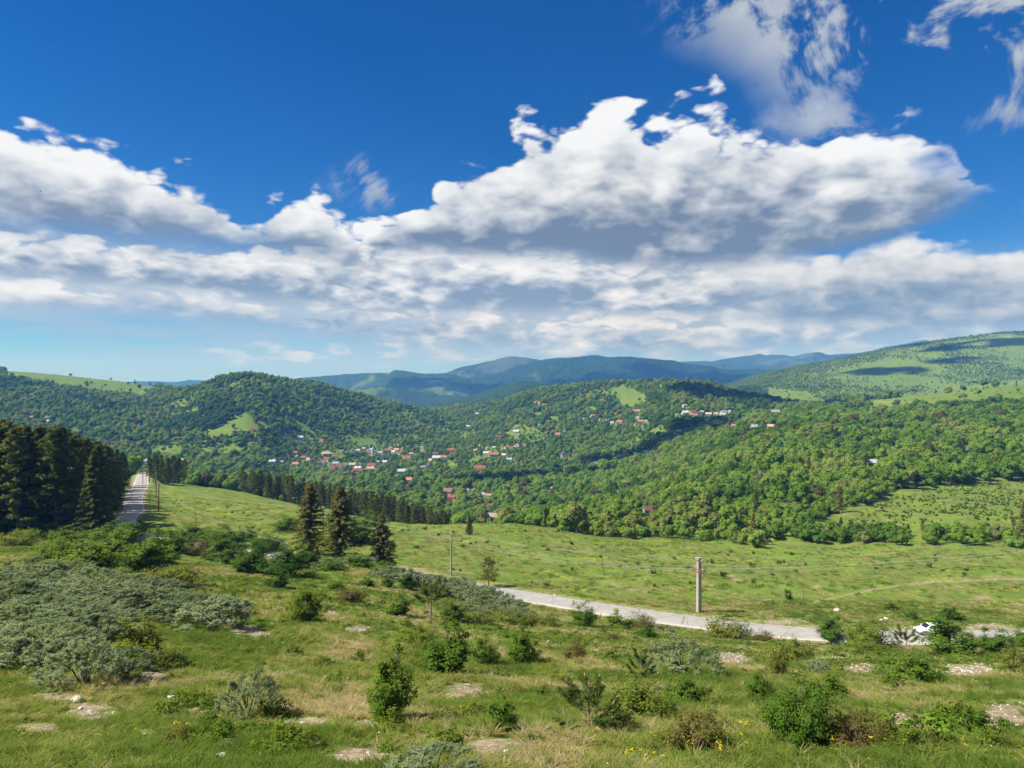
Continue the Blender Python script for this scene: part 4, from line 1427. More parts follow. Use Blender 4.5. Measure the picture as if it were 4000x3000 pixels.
FARSET = [join_mesh('far_tree', p) for p in TREES + SCRUB + SPRUCE_FAR]

MEADOWS = [
    [(3290, 2035), (3500, 1932), (3700, 1898), (4000, 1878), (4400, 1860), (4400, 2085), (3950, 2040), (3800, 2030), (3600, 2045), (3420, 2070)],       # right scrub pasture
    [(3362, 1618), (3371, 1560), (3488, 1555), (3633, 1525), (4000, 1480), (4400, 1460), (4400, 1590), (4000, 1578), (3700, 1600), (3560, 1612)],         # green hill right
    [(2385, 1520), (2470, 1518), (2525, 1545), (2535, 1582), (2470, 1600), (2420, 1592)],                                                                # pasture
    [(2560, 1505), (2600, 1500), (2600, 1535), (2555, 1525)], [(2300, 1500), (2430, 1475), (2800, 1470), (2880, 1500), (2700, 1505), (2600, 1499), (2420, 1500)],
    [(20, 1440), (30, 1462), (160, 1497), (320, 1528), (470, 1545), (560, 1562), (590, 1530), (620, 1510), (720, 1505), (720, 1440)],                      # left grass hill
    [(760, 1702), (870, 1668), (915, 1650), (960, 1612), (990, 1640), (1010, 1690), (900, 1712)],                                                        # left clearing
    [(600, 1745), (720, 1750), (720, 1795), (540, 1785)], [(870, 1740), (960, 1745), (940, 1790), (860, 1775)],
    [(1330, 1705), (1440, 1715), (1480, 1755), (1400, 1750)], [(1270, 1600), (1330, 1588), (1350, 1600), (1290, 1615)],
    [(2145, 1630), (2190, 1622), (2180, 1660), (2145, 1660)], [(2080, 1615), (2120, 1612), (2110, 1635), (2080, 1632)], [(1740, 1805), (1790, 1800), (1785, 1830), (1745, 1830)],
    [(1570, 1830), (1630, 1815), (1620, 1850), (1575, 1855)], [(1830, 1790), (1880, 1780), (1870, 1808), (1835, 1812)], [(3000, 1640), (3080, 1630), (3050, 1660), (3005, 1665)],
    [(3450, 1880), (3560, 1868), (3600, 1885), (3470, 1895)], [(2560, 1680), (2650, 1690), (2640, 1710), (2560, 1705)],
    [(3000, 1515), (3150, 1525), (3200, 1560), (3340, 1580), (3280, 1600), (3100, 1590), (3000, 1560)], [(3920, 1735), (4000, 1725), (4000, 1752), (3930, 1755)],
]
DENSE_DARK = [[(560, 1700), (700, 1640), (860, 1560), (930, 1600), (960, 1650), (800, 1690), (700, 1700)], [(2850, 1560), (2880, 1515), (2960, 1510), (3050, 1570), (3000, 1610), (2860, 1600)],
              [(0, 1480), (110, 1500), (180, 1520), (0, 1530)], [(260, 1545), (500, 1600), (420, 1605), (270, 1570)], [(2520, 1550), (2600, 1545), (2620, 1590), (2540, 1585)],
              [(2600, 1665), (2760, 1650), (2800, 1680), (2600, 1700)]]
START = ([-3000, 0, 500, 600, 950, 1200, 1500, 1800, 2000, 2200, 2400, 2700, 2900, 3000, 3150, 4000, 7000],
         [300, 300, 330, 470, 430, 395, 340, 310, 275, 245, 238, 236, 222, 212, 205, 205, 205])


def scatter(n, y0, y1, px0, px1):
    """Even over the ground between two distances inside a fan of bearings."""
    y = np.sqrt(RNG.uniform(y0 * y0, y1 * y1, n))
    px = RNG.uniform(px0, px1, n)
    return (px - CX) / F * y, y


def forest():
    out = []
    for y0, y1, p0, p1, area, dens in ((205, 420, 1500, 4350, 15, 1), (420, 900, -250, 4350, 22, 1), (900, 2000, -350, 4350, 32, 1), (2000, 3000, 2650, 4350, 34, 0)):
        n = int((p1 - p0) / F * 0.5 * (y1 ** 2 - y0 ** 2) / area)
        x, y = scatter(n, y0, y1, p0, p1)
        out.append((x, y, np.full(n, dens)))
    x, y = np.concatenate([o[0] for o in out]), np.concatenate([o[1] for o in out])
    z = ZT(x, y)
    px, py = proj(x, y, z)
    vis = visible(x, y, z, 11.0)
    keep = vis & (y > np.interp(px, *START))
    cl = fbm(x / 70, y / 70, 3, 31)
    jx, jy = fbm(x / 22, y / 22, 3, 33) * 60 * np.clip(700 / y, 0.4, 1), fbm(x / 22, y / 22, 3, 34) * 26
    for p in MEADOWS:
        k_ = inpoly(px + jx, py + jy, p) & (vis)
        keep &= ~(k_ & (RNG.uniform(0, 1, len(x)) < 0.985))
    # right of the hedge the pasture stays open up to the wood
    hedge = (px > 2990) & (y < 350) & (y > 205)
    hline = np.interp(px, [2990, 3200, 3500, 3700, 4000, 4400], [250, 243, 232, 228, 224, 220])
    woodl = np.interp(px, [2990, 3150, 3300, 3500, 3700, 4000, 4400], [252, 258, 290, 330, 350, 362, 370])
    keep &= ~(hedge & (y < hline - 12)) & ~(hedge & (y > hline + 9) & (y < woodl))
    # open, scrubby side of the big right hill
    bigr = (y > 1750) & (px > 2700)
    open_ = np.clip((px - 3000) / 500, 0, 1) * 0.62
    cd_ = fbm(x / 130, y / 210, 4, 37)
    keep &= ~(bigr & (RNG.uniform(0, 1, len(x)) < np.clip(open_ * 1.25 * (0.95 - 5.0 * cd_), 0, 0.97)))
    # gardens and glades in the village zone and on the hill slopes
    glade = (y > 560) & (y < 1900) & (fbm(x / 45, y / 60, 3, 77) > 0.13)
    keep &= ~(glade & (RNG.uniform(0, 1, len(x)) < 0.8))
    keep &= ~((y > 1500) & (px < 760) & (px > 20) & (py < 1500) & (RNG.uniform(0, 1, len(x)) < 0.9))
    x, y, z, px, py = x[keep], y[keep], z[keep], px[keep], py[keep]
    n = len(x)
    s = np.clip(np.exp(RNG.normal(-0.12, 0.28, n)), 0.45, 1.5) * np.where(y < 420, 0.85, 1.0)
    kind = RNG.integers(0, 5, n)
    sp = fbm(x / 38, y / 38, 3, 91)
    tint = np.clip(0.50 + sp * 1.3 + RNG.normal(0, 0.13, n), 0.05, 0.88)
    u = RNG.uniform(0, 1, n)
    tint = np.where((u < 0.035) & (y > 250), RNG.uniform(0.94, 1.0, n), tint)
    tint = np.where((u > 0.97), RNG.uniform(0.87, 0.90, n), tint)
    scr = ((y < 330) & (RNG.uniform(0, 1, n) < 0.75)) | ((y > 1750) & (px > 2950) & (RNG.uniform(0, 1, n) < 0.6)) | ((px > 2900) & (y < 300))
    kind = np.where(scr, RNG.integers(5, 8, n), kind)
    s = np.where(scr & (y < 330), RNG.uniform(0.6, 1.15, n), s)
    for p in DENSE_DARK:
        k_ = inpoly(px, py, p)
        tint = np.where(k_, RNG.uniform(0.0, 0.22, n), tint)
        s = np.where(k_, s * 1.15, s)
    con = (RNG.uniform(0, 1, n) < np.where((y > 900), 0.035, 0.006))
    kind = np.where(con, 8, kind)
    s = np.where(con, RNG.uniform(0.7, 1.2, n), s)
    s = np.where((y > 1750) & (px > 2700), s * 0.62, s)
    # orchard trees near houses are smaller
    s = np.where((px > 1050) & (px < 2150) & (py > 1690) & (py < 1860), s * 0.68, s)
    # keep the view to each house open
    hgt = np.where(kind < 5, 9.0, np.where(kind < 8, 4.6, 12.0)) * s
    hw = np.where(kind < 5, 3.9, np.where(kind < 8, 2.8, 2.4)) * s * F / y
    top = py - hgt * F / y
    ok = np.ones(n, bool)
    for hx, hy, hwid, hd in HREC:
        near_ = (np.abs(px - hx) < hw * 0.40 + hwid * 0.45) & (y < hd + 6) & (y > hd * 0.45) & (top < hy - hwid * 0.28) & (py > hy - hwid * 0.4)
        ok &= ~near_
    return [a[ok] for a in (x, y, z, px, py, s, kind, tint)]


x, y, z, px, py, s, kind, tint = forest()
rot = RNG.uniform(0, 6.283, len(x))
app = s * np.where(kind < 5, 9.0, np.where(kind < 8, 5.2, 12)) / y
inside = (px > -40) & (px < 4040)
order = np.argsort(-(app * inside))
# the 300 broadleaf trees and shrub-trees that show largest are things of their own
big_t = [i for i in order if kind[i] < 5][:150]
big_s = [i for i in order if 5 <= kind[i] < 8][:150]
single = np.zeros(len(x), bool)
single[big_t] = True
single[big_s] = True


def tint_word(t):
    return 'dark green' if t < 0.3 else 'mid green' if t < 0.58 else 'bright green' if t < 0.8 else 'yellowish green' if t < 0.92 else 'brown, barely leafed'


for i in np.where(single)[0]:
    tw_ = tint_word(tint[i])
    if kind[i] < 5:
        zone = 'in the wood on the right hillside' if px[i] > 2350 else 'at the valley edge beyond the meadow'
        plant('broadleaf_tree', TREES[kind[i]], '%s broadleaf tree %s' % (tw_, zone), 'tree', '%s broadleaf trees %s' % (tw_, zone),
              (x[i], y[i], z[i] - 0.1), float(s[i]), float(rot[i]), tint[i])
    else:
        zone = 'in the hedge below the right pasture' if px[i] > 3150 else 'along the far edge of the meadow'
        plant('thicket_shrub', SCRUB[kind[i] - 5], '%s rounded shrub %s' % (tw_, zone), 'shrub', '%s shrubs %s' % (tw_, zone),
              (x[i], y[i], z[i] - 0.1), float(s[i]), float(rot[i]), tint[i], ('stems', 'foliage'))
r = ~single
stuff_points('woodland', 'broadleaf woods covering the valley sides and hills', FARSET, x[r], y[r], z[r] - 0.1, s[r], rot[r], kind[r], tint[r])
N_TREES = len(x)

# ------------------------------------------------------------------ dark pine stand left of the road
cnt = 0
pts = []
while cnt < 86:
    yy = random.uniform(158, 262)
    pxx = random.uniform(-260, 470 + (yy - 185) * 0.45)
    xx = (pxx - CX) / F * yy
    dd, _ = road_dist(xx, yy)
    if dd < 6.5 or (yy < 175 and pxx > 380) or any((xx - a) ** 2 + (yy - b) ** 2 < 3.0 ** 2 for a, b in pts):
        continue
    pts.append((xx, yy))
    cnt += 1
for k_ in range(21):
    q = np.argmin(np.abs(ROAD[:, 1] - (178 + k_ * 6.2)) + 1000 * (ROAD[:, 0] > -60))
    pts.append((ROAD[q, 0] - random.uniform(6.0, 9.5), ROAD[q, 1] + random.uniform(-1.5, 1.5)))
for xx, yy in pts:
    pxx = CX + F * xx / yy
    zz = float(ZT(xx, yy))
    top = np.interp(pxx, [-300, 0, 100, 240, 330, 430, 520, 600], [1620, 1645, 1668, 1664, 1700, 1745, 1785, 1815])
    h_ = min(27.0, max(11.0, (CY - top) / F * yy - zz)) * random.uniform(0.84, 1.02)
    ed = yy < 185
    conic = random.random() < 0.45
    lab = ('tall dark %s, %s of the left roadside stand, %s' % ('spruce' if conic else 'pine', 'front' if ed else 'rear', 'picture edge side' if pxx < 160 else 'middle' if pxx < 330 else 'road side'))
    pr = random.choice(SPRUCES if conic else DARKS)
    k_ = h_ / (16.0 if conic else 22.0)
    plant('spruce_tree' if conic else 'pine_tree', pr, lab, 'tree', 'dark conifers of the left stand', (xx, yy, zz), (k_ * random.uniform(0.9, 1.15),) * 2 + (k_,), random.uniform(0, 6.28),
          random.uniform(0.05, 0.55))
# pines right of the left road
for k_ in range(11):
    pxx = 585 + k_ * 13 + random.uniform(-6, 6)
    yy = random.uniform(318, 338)
    xx = (pxx - CX) / F * yy
    zz = float(ZT(xx, yy))
    plant('pine_tree', PINES[k_ % 3], 'dark pine in the small clump right of the left road', 'tree', 'pine clump by the road', (xx, yy, zz), random.uniform(0.85, 1.02), random.uniform(0, 6.28), random.uniform(0, 0.35))
# the pine row across the meadow
BL = [(955, 1905, 395), (1100, 1930, 385), (1250, 1965, 365), (1400, 2005, 335), (1550, 2035, 312), (1660, 2045, 303), (1745, 2050, 300)]
for k_ in range(118):
    t_ = (k_ + 0.5) / 118
    q = t_ * (len(BL) - 1)
    i = int(q)
    pxx = BL[i][0] + (BL[min(i + 1, 6)][0] - BL[i][0]) * (q - i) + random.uniform(-14, 14)
    yy = BL[i][2] + (BL[min(i + 1, 6)][2] - BL[i][2]) * (q - i) + random.choice((-3, 3, 10)) + random.uniform(-3, 3)
    xx = (pxx - CX) / F * yy
    zz = float(ZT(xx, yy))
    h_ = np.interp(pxx, [950, 1100, 1400, 1600, 1750], [13.5, 14.5, 13.0, 11.5, 9.0]) * random.uniform(0.82, 1.08)
    seg_ = ['at the far left end', 'in the left part', 'left of the middle', 'right of the middle', 'in the right part', 'at the far right end'][min(5, int(t_ * 6))]
    plant('pine_tree', PINES[k_ % 3], 'dark green pine %s of the long pine row' % seg_, 'tree', 'pines of the long row, ' + seg_, (xx, yy, zz), h_ / 13.0, random.uniform(0, 6.28), random.uniform(0.15, 0.75))

# three tall spruces near the road, and single conifers
BIGSP = [spruce(201, 16, 4.0, 30, sparse=0.22, lsize=0.62, sprays=13, per=9), spruce(202, 16, 3.9, 30, sparse=0.16, lsize=0.62, sprays=13, per=9), spruce(203, 12, 2.9, 26, sparse=0.08, lsize=0.55, sprays=12, per=9)]
for (pxx, yy, h_, lab), pr, rf_ in zip([(1212, 141, 15.4, 'tall ragged spruce, leftmost of three above the road'), (1330, 139, 15.0, 'tall spruce, middle of three above the road'),
                                        (1492, 140, 12.2, 'dense shorter spruce, rightmost of three above the road')], BIGSP, (16, 16, 12)):
    xx = (pxx - CX) / F * yy
    plant('spruce_tree', pr, lab, 'tree', None, (xx, yy, float(ZT(xx, yy))), (h_ / rf_ * 1.35, h_ / rf_ * 1.35, h_ / rf_), random.uniform(0, 6.28), 0.68)
for pxx, pyy, hpx, lab, pr, hh in [(1833, 2088, 75, 'small dark spruce at the edge of the meadow', SPRUCES[0], 16), (2957, 1918, 78, 'dark lone spruce in the right hillside wood', SPRUCES[1], 16),
                                   (3285, 2060, 42, 'small dark spruce behind the right hedge', SPRUCES[2], 16), (3605, 2085, 52, 'dark pine standing in the right hedge', PINES[0], 13),
                                   (3960, 2070, 50, 'dark conifer at the right end of the hedge', PINES[1], 13), (1895, 2045, 32, 'small dark conifer beside the grey barn', SPRUCES[1], 16),
                                   (410, 2040, 75, 'young spruce at the foot of the dark stand', SPRUCES[1], 16), (320, 2040, 62, 'small spruce in front of the dark stand', SPRUCES[2], 16)]:
    g = ground_at(pxx, pyy, 120 if pyy > 1990 else 240)
    k_ = hpx * g.y / F / hh
    plant('spruce_tree' if hh == 16 else 'pine_tree', pr, lab, 'tree', None, g, (k_ * 1.25, k_ * 1.25, k_), 1.0, 0.45)
g = ground_at(1910, 2294, 60)
plant('pine_tree', pine(210, 5.6, 2.2, 0.16, 40, 26, 0.34), 'small round pine standing beside the road', 'tree', None, g, 1.0, 0.4, 0.75)
for pxx, pyy, w_, lab in [(3505, 1600, 36, 'lone round tree on the green hill at the right'), (840, 1528, 20, ''), (510, 1532, 14, 'lone tree on the left grass hill'), (545, 1520, 18, 'dark round tree on the left grass hill')]:
    if lab:
        g = ground_at(pxx, pyy, 500)
        k_ = w_ * g.y / F / 8.0
        plant('broadleaf_tree', TREES[4], lab, 'tree', None, g, k_, 2.0, 0.12)
g = ground_at(115, 2020, 120)
plant('broadleaf_tree', TREES[1], 'grey green round tree in front of the dark stand', 'tree', None, (g.x, 150, float(ZT((115 - CX) / F * 150, 150))), 0.62, 1.0, 0.42)

#@@FORE
# ------------------------------------------------------------------ foreground shrubs
BUSHES = [bush(300, 7000, 2.0, 2.4, stems=34), bush(301, 6500, 2.0, 2.0, stems=30), bush(302, 7500, 2.0, 2.8, stems=38, lean=0.6), bush(303, 5600, 2.0, 1.7, stems=26, lean=0.35)]
THIN = [bush(310, 4200, 2.0, 2.6, 0.095, stems=40, lean=0.65), bush(311, 3800, 2.0, 2.2, 0.09, stems=36, lean=0.5)]
BUCK = [buckthorn(320), buckthorn(321, 2.0, 2.4), buckthorn(322, 2.0, 3.0, 480)]
YP = [young_pine(330, 2.0, 2.3, 12), young_pine(331, 2.0, 1.8, 10), young_pine(332, 2.0, 1.9, 12, True)]
# photo x, foot y, width, height in photo pixels, kind, tint, label
FB = [
    (330, 2262, 290, 170, 'G', .66, 'large bright green bush left of the hollow above the grey shrubs'), (560, 2238, 250, 160, 'G', .62, 'bright green bush filling the slope below the left road'),
    (455, 2120, 220, 95, 'G', .50, 'leafy green bush just below the end of the left road'), (150, 2100, 180, 90, 'G', .52, 'green bush under the dark stand at far left'),
    (270, 2130, 150, 80, 'G', .60, 'green bush right of the one at the far left'), (30, 2060, 150, 90, 'G', .45, 'bush at the left edge under the dark pines'),
    (610, 2150, 130, 70, 'G', .48, 'rounded bush just right of the road end'), (680, 2288, 210, 105, 'T', .84, 'olive tinted bush above the grey shrubs'),
    (755, 2172, 130, 85, 'T', .92, 'dark brownish bush beside the green thicket'), (880, 2195, 170, 105, 'G', .45, 'green thicket bush left of the square post'),
    (830, 2120, 130, 65, 'G', .55, 'bush at the back of the green thicket'), (985, 2200, 130, 90, 'G', .35, 'dark bush left of the tall spruces'),
    (1100, 2252, 200, 125, 'G', .22, 'big dark green bush in front of the tall spruces'), (1010, 2240, 120, 95, 'G', .18, 'very dark bush left of the big dark one'),
    (960, 2110, 90, 60, 'G', .5, 'bush behind the square post'), (1080, 2300, 110, 70, 'G', .28, 'low dark bush under the big dark one'),
    (1195, 2428, 155, 165, 'G', .70, 'upright yellow green bush in the left foreground slope'), (1370, 2355, 115, 72, 'T', .97, 'rusty brown low bush on the slope'),
    (1312, 2305, 80, 50, 'G', .6, 'small green bush left of the rusty one'), (1430, 2292, 75, 42, 'G', .45, 'small bush below the dense spruce'),
    (1515, 2295, 60, 45, 'G', .35, 'small dark bush right of the dense spruce'), (1590, 2300, 75, 72, 'G', .22, 'dark pointed bush beside the silver strip'),
    (1500, 2240, 100, 50, 'G', .55, 'green bush at the foot of the dense spruce'), (1560, 2405, 95, 95, 'G', .62, 'green bush left of the half dead pine'),
    (1770, 2432, 120, 90, 'G', .66, 'green bush right of the half dead pine'), (1880, 2440, 120, 60, 'T', .80, 'low olive bush below the silver strip'),
    (1980, 2440, 130, 70, 'T', .78, 'loose olive bush near the road edge'), (1750, 2640, 210, 215, 'G', .42, 'big leafy bush in the middle foreground'),
    (1885, 2600, 130, 130, 'G', .55, 'leafy bush leaning right of the big middle one'), (1525, 2815, 195, 310, 'G', .60, 'tall narrow bush with long shadow in the foreground'),
    (1630, 2520, 150, 90, 'T', .72, 'loose bush above the big middle one'), (530, 2612, 235, 195, 'G', .80, 'yellow green bush standing among the silver shrubs'),
    (640, 2620, 160, 90, 'T', .82, 'low dark twiggy bush right of the yellow green one'),
    (2040, 2590, 130, 150, 'G', .48, 'green bush left of centre below the road'), (2280, 2450, 115, 112, 'G', .45, 'round bush overlapping the road edge'),
    (2420, 2460, 120, 70, 'G', .68, 'light green bush below the road'), (2525, 2495, 100, 56, 'G', .28, 'dark green low bush below the road'),
    (2500, 2450, 110, 58, 'T', .90, 'brownish bush behind the dark green low one'), (2392, 2502, 45, 42, 'T', .95, 'tiny brown bush between the roadside bushes'),
    (2245, 2580, 95, 105, 'T', .94, 'brown twiggy bush in the middle slope'), (2375, 2585, 100, 58, 'G', .66, 'low green bush right of the brown twiggy one'),
    (2550, 2548, 60, 62, 'T', .75, 'thin bush left of the silver mound'), (2830, 2497, 190, 100, 'T', .82, 'wide arching bush against the pale road'),
    (2985, 2505, 60, 50, 'T', .95, 'small brown bush at the road edge'), (2670, 2755, 185, 130, 'G', .50, 'dense green bush right of the young pines'),
    (2500, 2800, 250, 160, 'T', .70, 'loose leafy bush beside the candle tipped pine'), (2745, 2935, 235, 215, 'T', .93, 'brownish bush at the bottom right of centre'),
    (2770, 2940, 110, 110, 'G', .50, 'fresh green shoots inside the brownish bush'), (2965, 2740, 120, 135, 'G', .50, 'green bush left of the big right one'),
    (1955, 2860, 135, 160, 'G', .45, 'green bush by the bare earth at bottom centre'), (2110, 2705, 90, 42, 'T', .90, 'low brown bush left of the candle tipped pine'),
    (2120, 2730, 90, 45, 'G', .60, 'low green bush under the low brown one'), (3090, 2590, 175, 118, 'T', .76, 'tangled bush on the right slope'),
    (3250, 2500, 110, 92, 'G', .40, 'round dark bush hiding the road on the right'), (3390, 2535, 200, 130, 'G', .70, 'broad bush in front of the road left of the car'),
    (3710, 2560, 200, 160, 'G', .52, 'big bush hiding the rear of the white car'), (3690, 2470, 120, 60, 'G', .70, 'bright bush top behind the white car'),
    (3880, 2555, 150, 95, 'G', .48, 'bush in the right hedge row before the road'), (4000, 2540, 130, 110, 'G', .50, 'bush cut by the right edge of the picture'),
    (3800, 2520, 90, 60, 'T', .70, 'thin bush between the two right hedge bushes'), (3560, 2668, 260, 130, 'G', .58, 'wide spreading bush between bare patches'),
    (3400, 2560, 160, 50, 'T', .70, 'low growth below the broad bush'), (3130, 2905, 300, 290, 'G', .38, 'largest dark leafy bush at bottom right'),
    (3230, 2740, 180, 110, 'G', .52, 'bush rising behind the largest dark one'), (3375, 2912, 240, 165, 'T', .99, 'rust brown bush next to the largest dark one'),
    (3665, 2912, 120, 165, 'S', .60, 'small leafy sapling with bare forked stem at bottom right'), (3985, 2640, 130, 150, 'T', .86, 'yellowish bush at the right edge'),
    (3040, 2640, 80, 130, 'T', .90, 'bare twiggy stems left of the largest dark bush'), (3480, 2380, 60, 30, 'G', .4, 'small bush beyond the road behind the white stones'),
    (3710, 2420, 90, 50, 'G', .35, 'dark bush across the road above the car'), (3560, 2415, 50, 36, 'G', .4, 'small dark bush across the road near the stones'),
    (640, 2200, 190, 120, 'G', .56, 'green bush joining the bright bush and the brown one'), (760, 2110, 140, 70, 'G', .42, 'low dark bush at the near end of the road hollow'),
    (880, 2140, 150, 80, 'G', .40, 'dark bush behind the green thicket front'), (1040, 2150, 150, 80, 'G', .38, 'dark bush right below the square post'), (960, 2240, 150, 90, 'G', .40, 'leafy bush in front of the green thicket'),
    (700, 2160, 130, 80, 'G', .35, 'dark bush at the middle of the road hollow'), (1180, 2215, 140, 80, 'G', .36, 'dark bush under the leftmost tall spruce'), (1290, 2225, 120, 50, 'G', .50, 'low green bush between the tall spruces'),
    (1400, 2215, 110, 55, 'G', .52, 'low green bush left of the dense spruce'), (60, 2130, 170, 70, 'T', .80, 'flowering olive bush at the left edge'), (420, 2190, 220, 110, 'G', .68, 'brightest bush in the middle of the left thicket'),
    (230, 2190, 200, 110, 'G', .64, 'bright bush at the left of the thicket'), (540, 2080, 90, 45, 'G', .40, 'low bush at the very end of the left road'),
    (1120, 2070, 120, 60, 'G', .45, 'bush on the meadow behind the square post'), (1390, 2120, 170, 90, 'G', .42, 'green bushy tree behind the two right spruces'), (1450, 2060, 120, 70, 'G', .46, 'green bush at the foot of the pine row'),
    (1320, 2040, 110, 60, 'G', .45, 'small bush under the middle of the pine row'), (2130, 2440, 100, 60, 'T', .80, 'olive bush by the silver strip end'), (2060, 2450, 90, 70, 'T', .85, 'brown olive bush left of the round roadside one'),
]
KB = [(60, 2290, 240, 110), (200, 2290, 220, 100), (350, 2310, 220, 92), (480, 2335, 200, 90), (610, 2345, 180, 84), (50, 2400, 280, 150), (220, 2390, 260, 132), (380, 2400, 260, 122), (560, 2400, 240, 112),
      (700, 2425, 220, 112), (840, 2455, 200, 140), (80, 2500, 280, 150), (260, 2500, 280, 150), (400, 2480, 220, 100), (30, 2600, 270, 160), (190, 2600, 270, 170), (480, 2650, 170, 120), (760, 2400, 150, 80),
      (140, 2340, 220, 110), (300, 2360, 220, 105), (470, 2370, 200, 95), (650, 2385, 180, 85), (130, 2450, 240, 130), (310, 2450, 230, 120), (120, 2560, 240, 140), (890, 2440, 130, 100)]
KLONE = [(970, 2800, 185, 190, 'sparse silver shrub standing alone on the near slope'), (1690, 3050, 280, 130, 'silver green shrub at the bottom edge'), (2665, 2628, 235, 140, 'silver mound of shrub by the bare gravel'),
         (3195, 2632, 75, 62, 'small silver shrub on the right slope'), (2590, 2470, 70, 30, 'low silver shrub below the road'), (330, 2680, 250, 195, 'silver shrub with a dark bare trunk at the near edge')]
KSTRIP = [(1650, 2300, 110, 60), (1740, 2322, 120, 72), (1830, 2355, 130, 80), (1920, 2380, 130, 80), (1990, 2395, 110, 60), (1790, 2310, 110, 60), (1700, 2300, 100, 55), (1880, 2350, 120, 70), (1255, 2215, 120, 40), (1390, 2205, 110, 36), (1600, 2285, 110, 62), (1560, 2268, 100, 55), (1500, 2255, 90, 45), (1860, 2400, 110, 60), (2030, 2415, 90, 45)]


def put_bush(px, py, wpx, hpx, proto, dims, name, label, cat, group, tint, names=('stems', 'foliage'), ymin=9):
    g = ground_at(px, py, ymin)
    k_ = g.y / F
    s = (wpx * k_ * 1.32 / dims[1], wpx * k_ * 1.32 / dims[1], hpx * k_ * 0.86 / dims[0])
    return plant(name, proto, label, cat, group, (g.x, g.y, g.z - 0.04), s, random.uniform(0, 6.28), tint, names)


for q, (px, py, wp, hp, kd_, ti, lab) in enumerate(FB):
    if kd_ == 'G':
        pr, dm = BUSHES[q % 4], (1.9, [2.6, 2.2, 3.0, 1.95][q % 4])
    elif kd_ == 'T':
        pr, dm = THIN[q % 2], (1.9, [2.7, 2.3][q % 2])
    else:
        pr, dm = broadleaf(340, 420, 0.34, 4.0, 3.0, 0.35, 9), (4.0, 3.0)
    put_bush(px, py, wp, hp, pr, dm, 'bush' if kd_ != 'S' else 'sapling', lab, 'bush' if kd_ != 'S' else 'sapling', 'bushes of the near slope' if kd_ != 'S' else None, ti,
             ('stems', 'foliage') if kd_ != 'S' else ('trunk', 'crown'))
for q, (px, py, wp, hp) in enumerate(KB):
    put_bush(px, py, wp * 1.08, hp, BUCK[q % 3], (1.95, [2.6, 2.4, 3.0][q % 3]), 'silver_shrub', 'silvery grey shrub in the dense thicket at the left', 'shrub', 'silver thicket at the left', random.uniform(0.1, 0.9))
for q, (px, py, wp, hp) in enumerate(KSTRIP):
    put_bush(px, py, wp * 1.1, hp, BUCK[q % 3], (1.95, [2.6, 2.4, 3.0][q % 3]), 'silver_shrub', 'silvery shrub in the strip above the road bend', 'shrub', 'silver strip above the road', random.uniform(0.2, 0.8))
for q, (px, py, wp, hp, lab) in enumerate(KLONE):
    put_bush(px, py, wp, hp, BUCK[q % 3], (1.95, [2.6, 2.4, 3.0][q % 3]), 'silver_shrub', lab, 'shrub', None, 0.7)
PN = ('trunk', 'foliage', 'candles')
put_bush(2300, 2860, 270, 225, YP[0], (2.05, 2.3), 'young_pine', 'young pine with pale candle tips in the foreground', 'tree', None, 0.4, PN)
put_bush(2505, 2655, 95, 130, YP[1], (2.05, 1.8), 'young_pine', 'small dense young pine behind the candle tipped one', 'tree', None, 0.2, PN)
put_bush(1682, 2425, 170, 170, YP[2], (2.05, 1.9), 'young_pine', 'half dead pine with bare pale branches on the slope', 'tree', None, 0.5, PN)
put_bush(3540, 2565, 95, 125, YP[2], (2.05, 1.9), 'young_pine', 'small partly browned pine left of the white car', 'tree', None, 0.3, PN)

# low weedy bushes between the larger ones
LOWB = [bush(360, 1500, 1.0, 1.6, 0.085, stems=18), bush(361, 1300, 1.0, 1.4, 0.08, stems=16), bush(362, 1200, 1.0, 1.9, 0.085, stems=18, lean=0.7)]
n_low = 0
while n_low < 110:
    px, py = random.uniform(650, 4020), random.uniform(2330, 2960)
    if px < 1000 and py < 2680 or py < np.interp(px, [650, 1300, 1900, 2400, 3000, 4000], [2330, 2290, 2350, 2430, 2510, 2520]):
        continue
    g = ground_at(px, py)
    k_ = random.uniform(0.35, 0.95)
    ti = random.choice((0.45, 0.55, 0.62, 0.68, 0.74, 0.80, 0.92))
    side_ = 'left' if px < 1700 else 'middle' if px < 2900 else 'right'
    tn_ = 'brownish' if ti > 0.85 else 'yellow green' if ti > 0.66 else 'green'
    plant('low_bush', LOWB[n_low % 3], 'low %s bush in the %s part of the near slope' % (tn_, side_), 'bush', 'low %s bushes, %s part of the near slope' % (tn_, side_), (g.x, g.y, g.z - 0.03),
          (k_, k_, k_ * random.uniform(0.6, 0.95)), random.uniform(0, 6.28), ti, ('stems', 'foliage'))
    n_low += 1
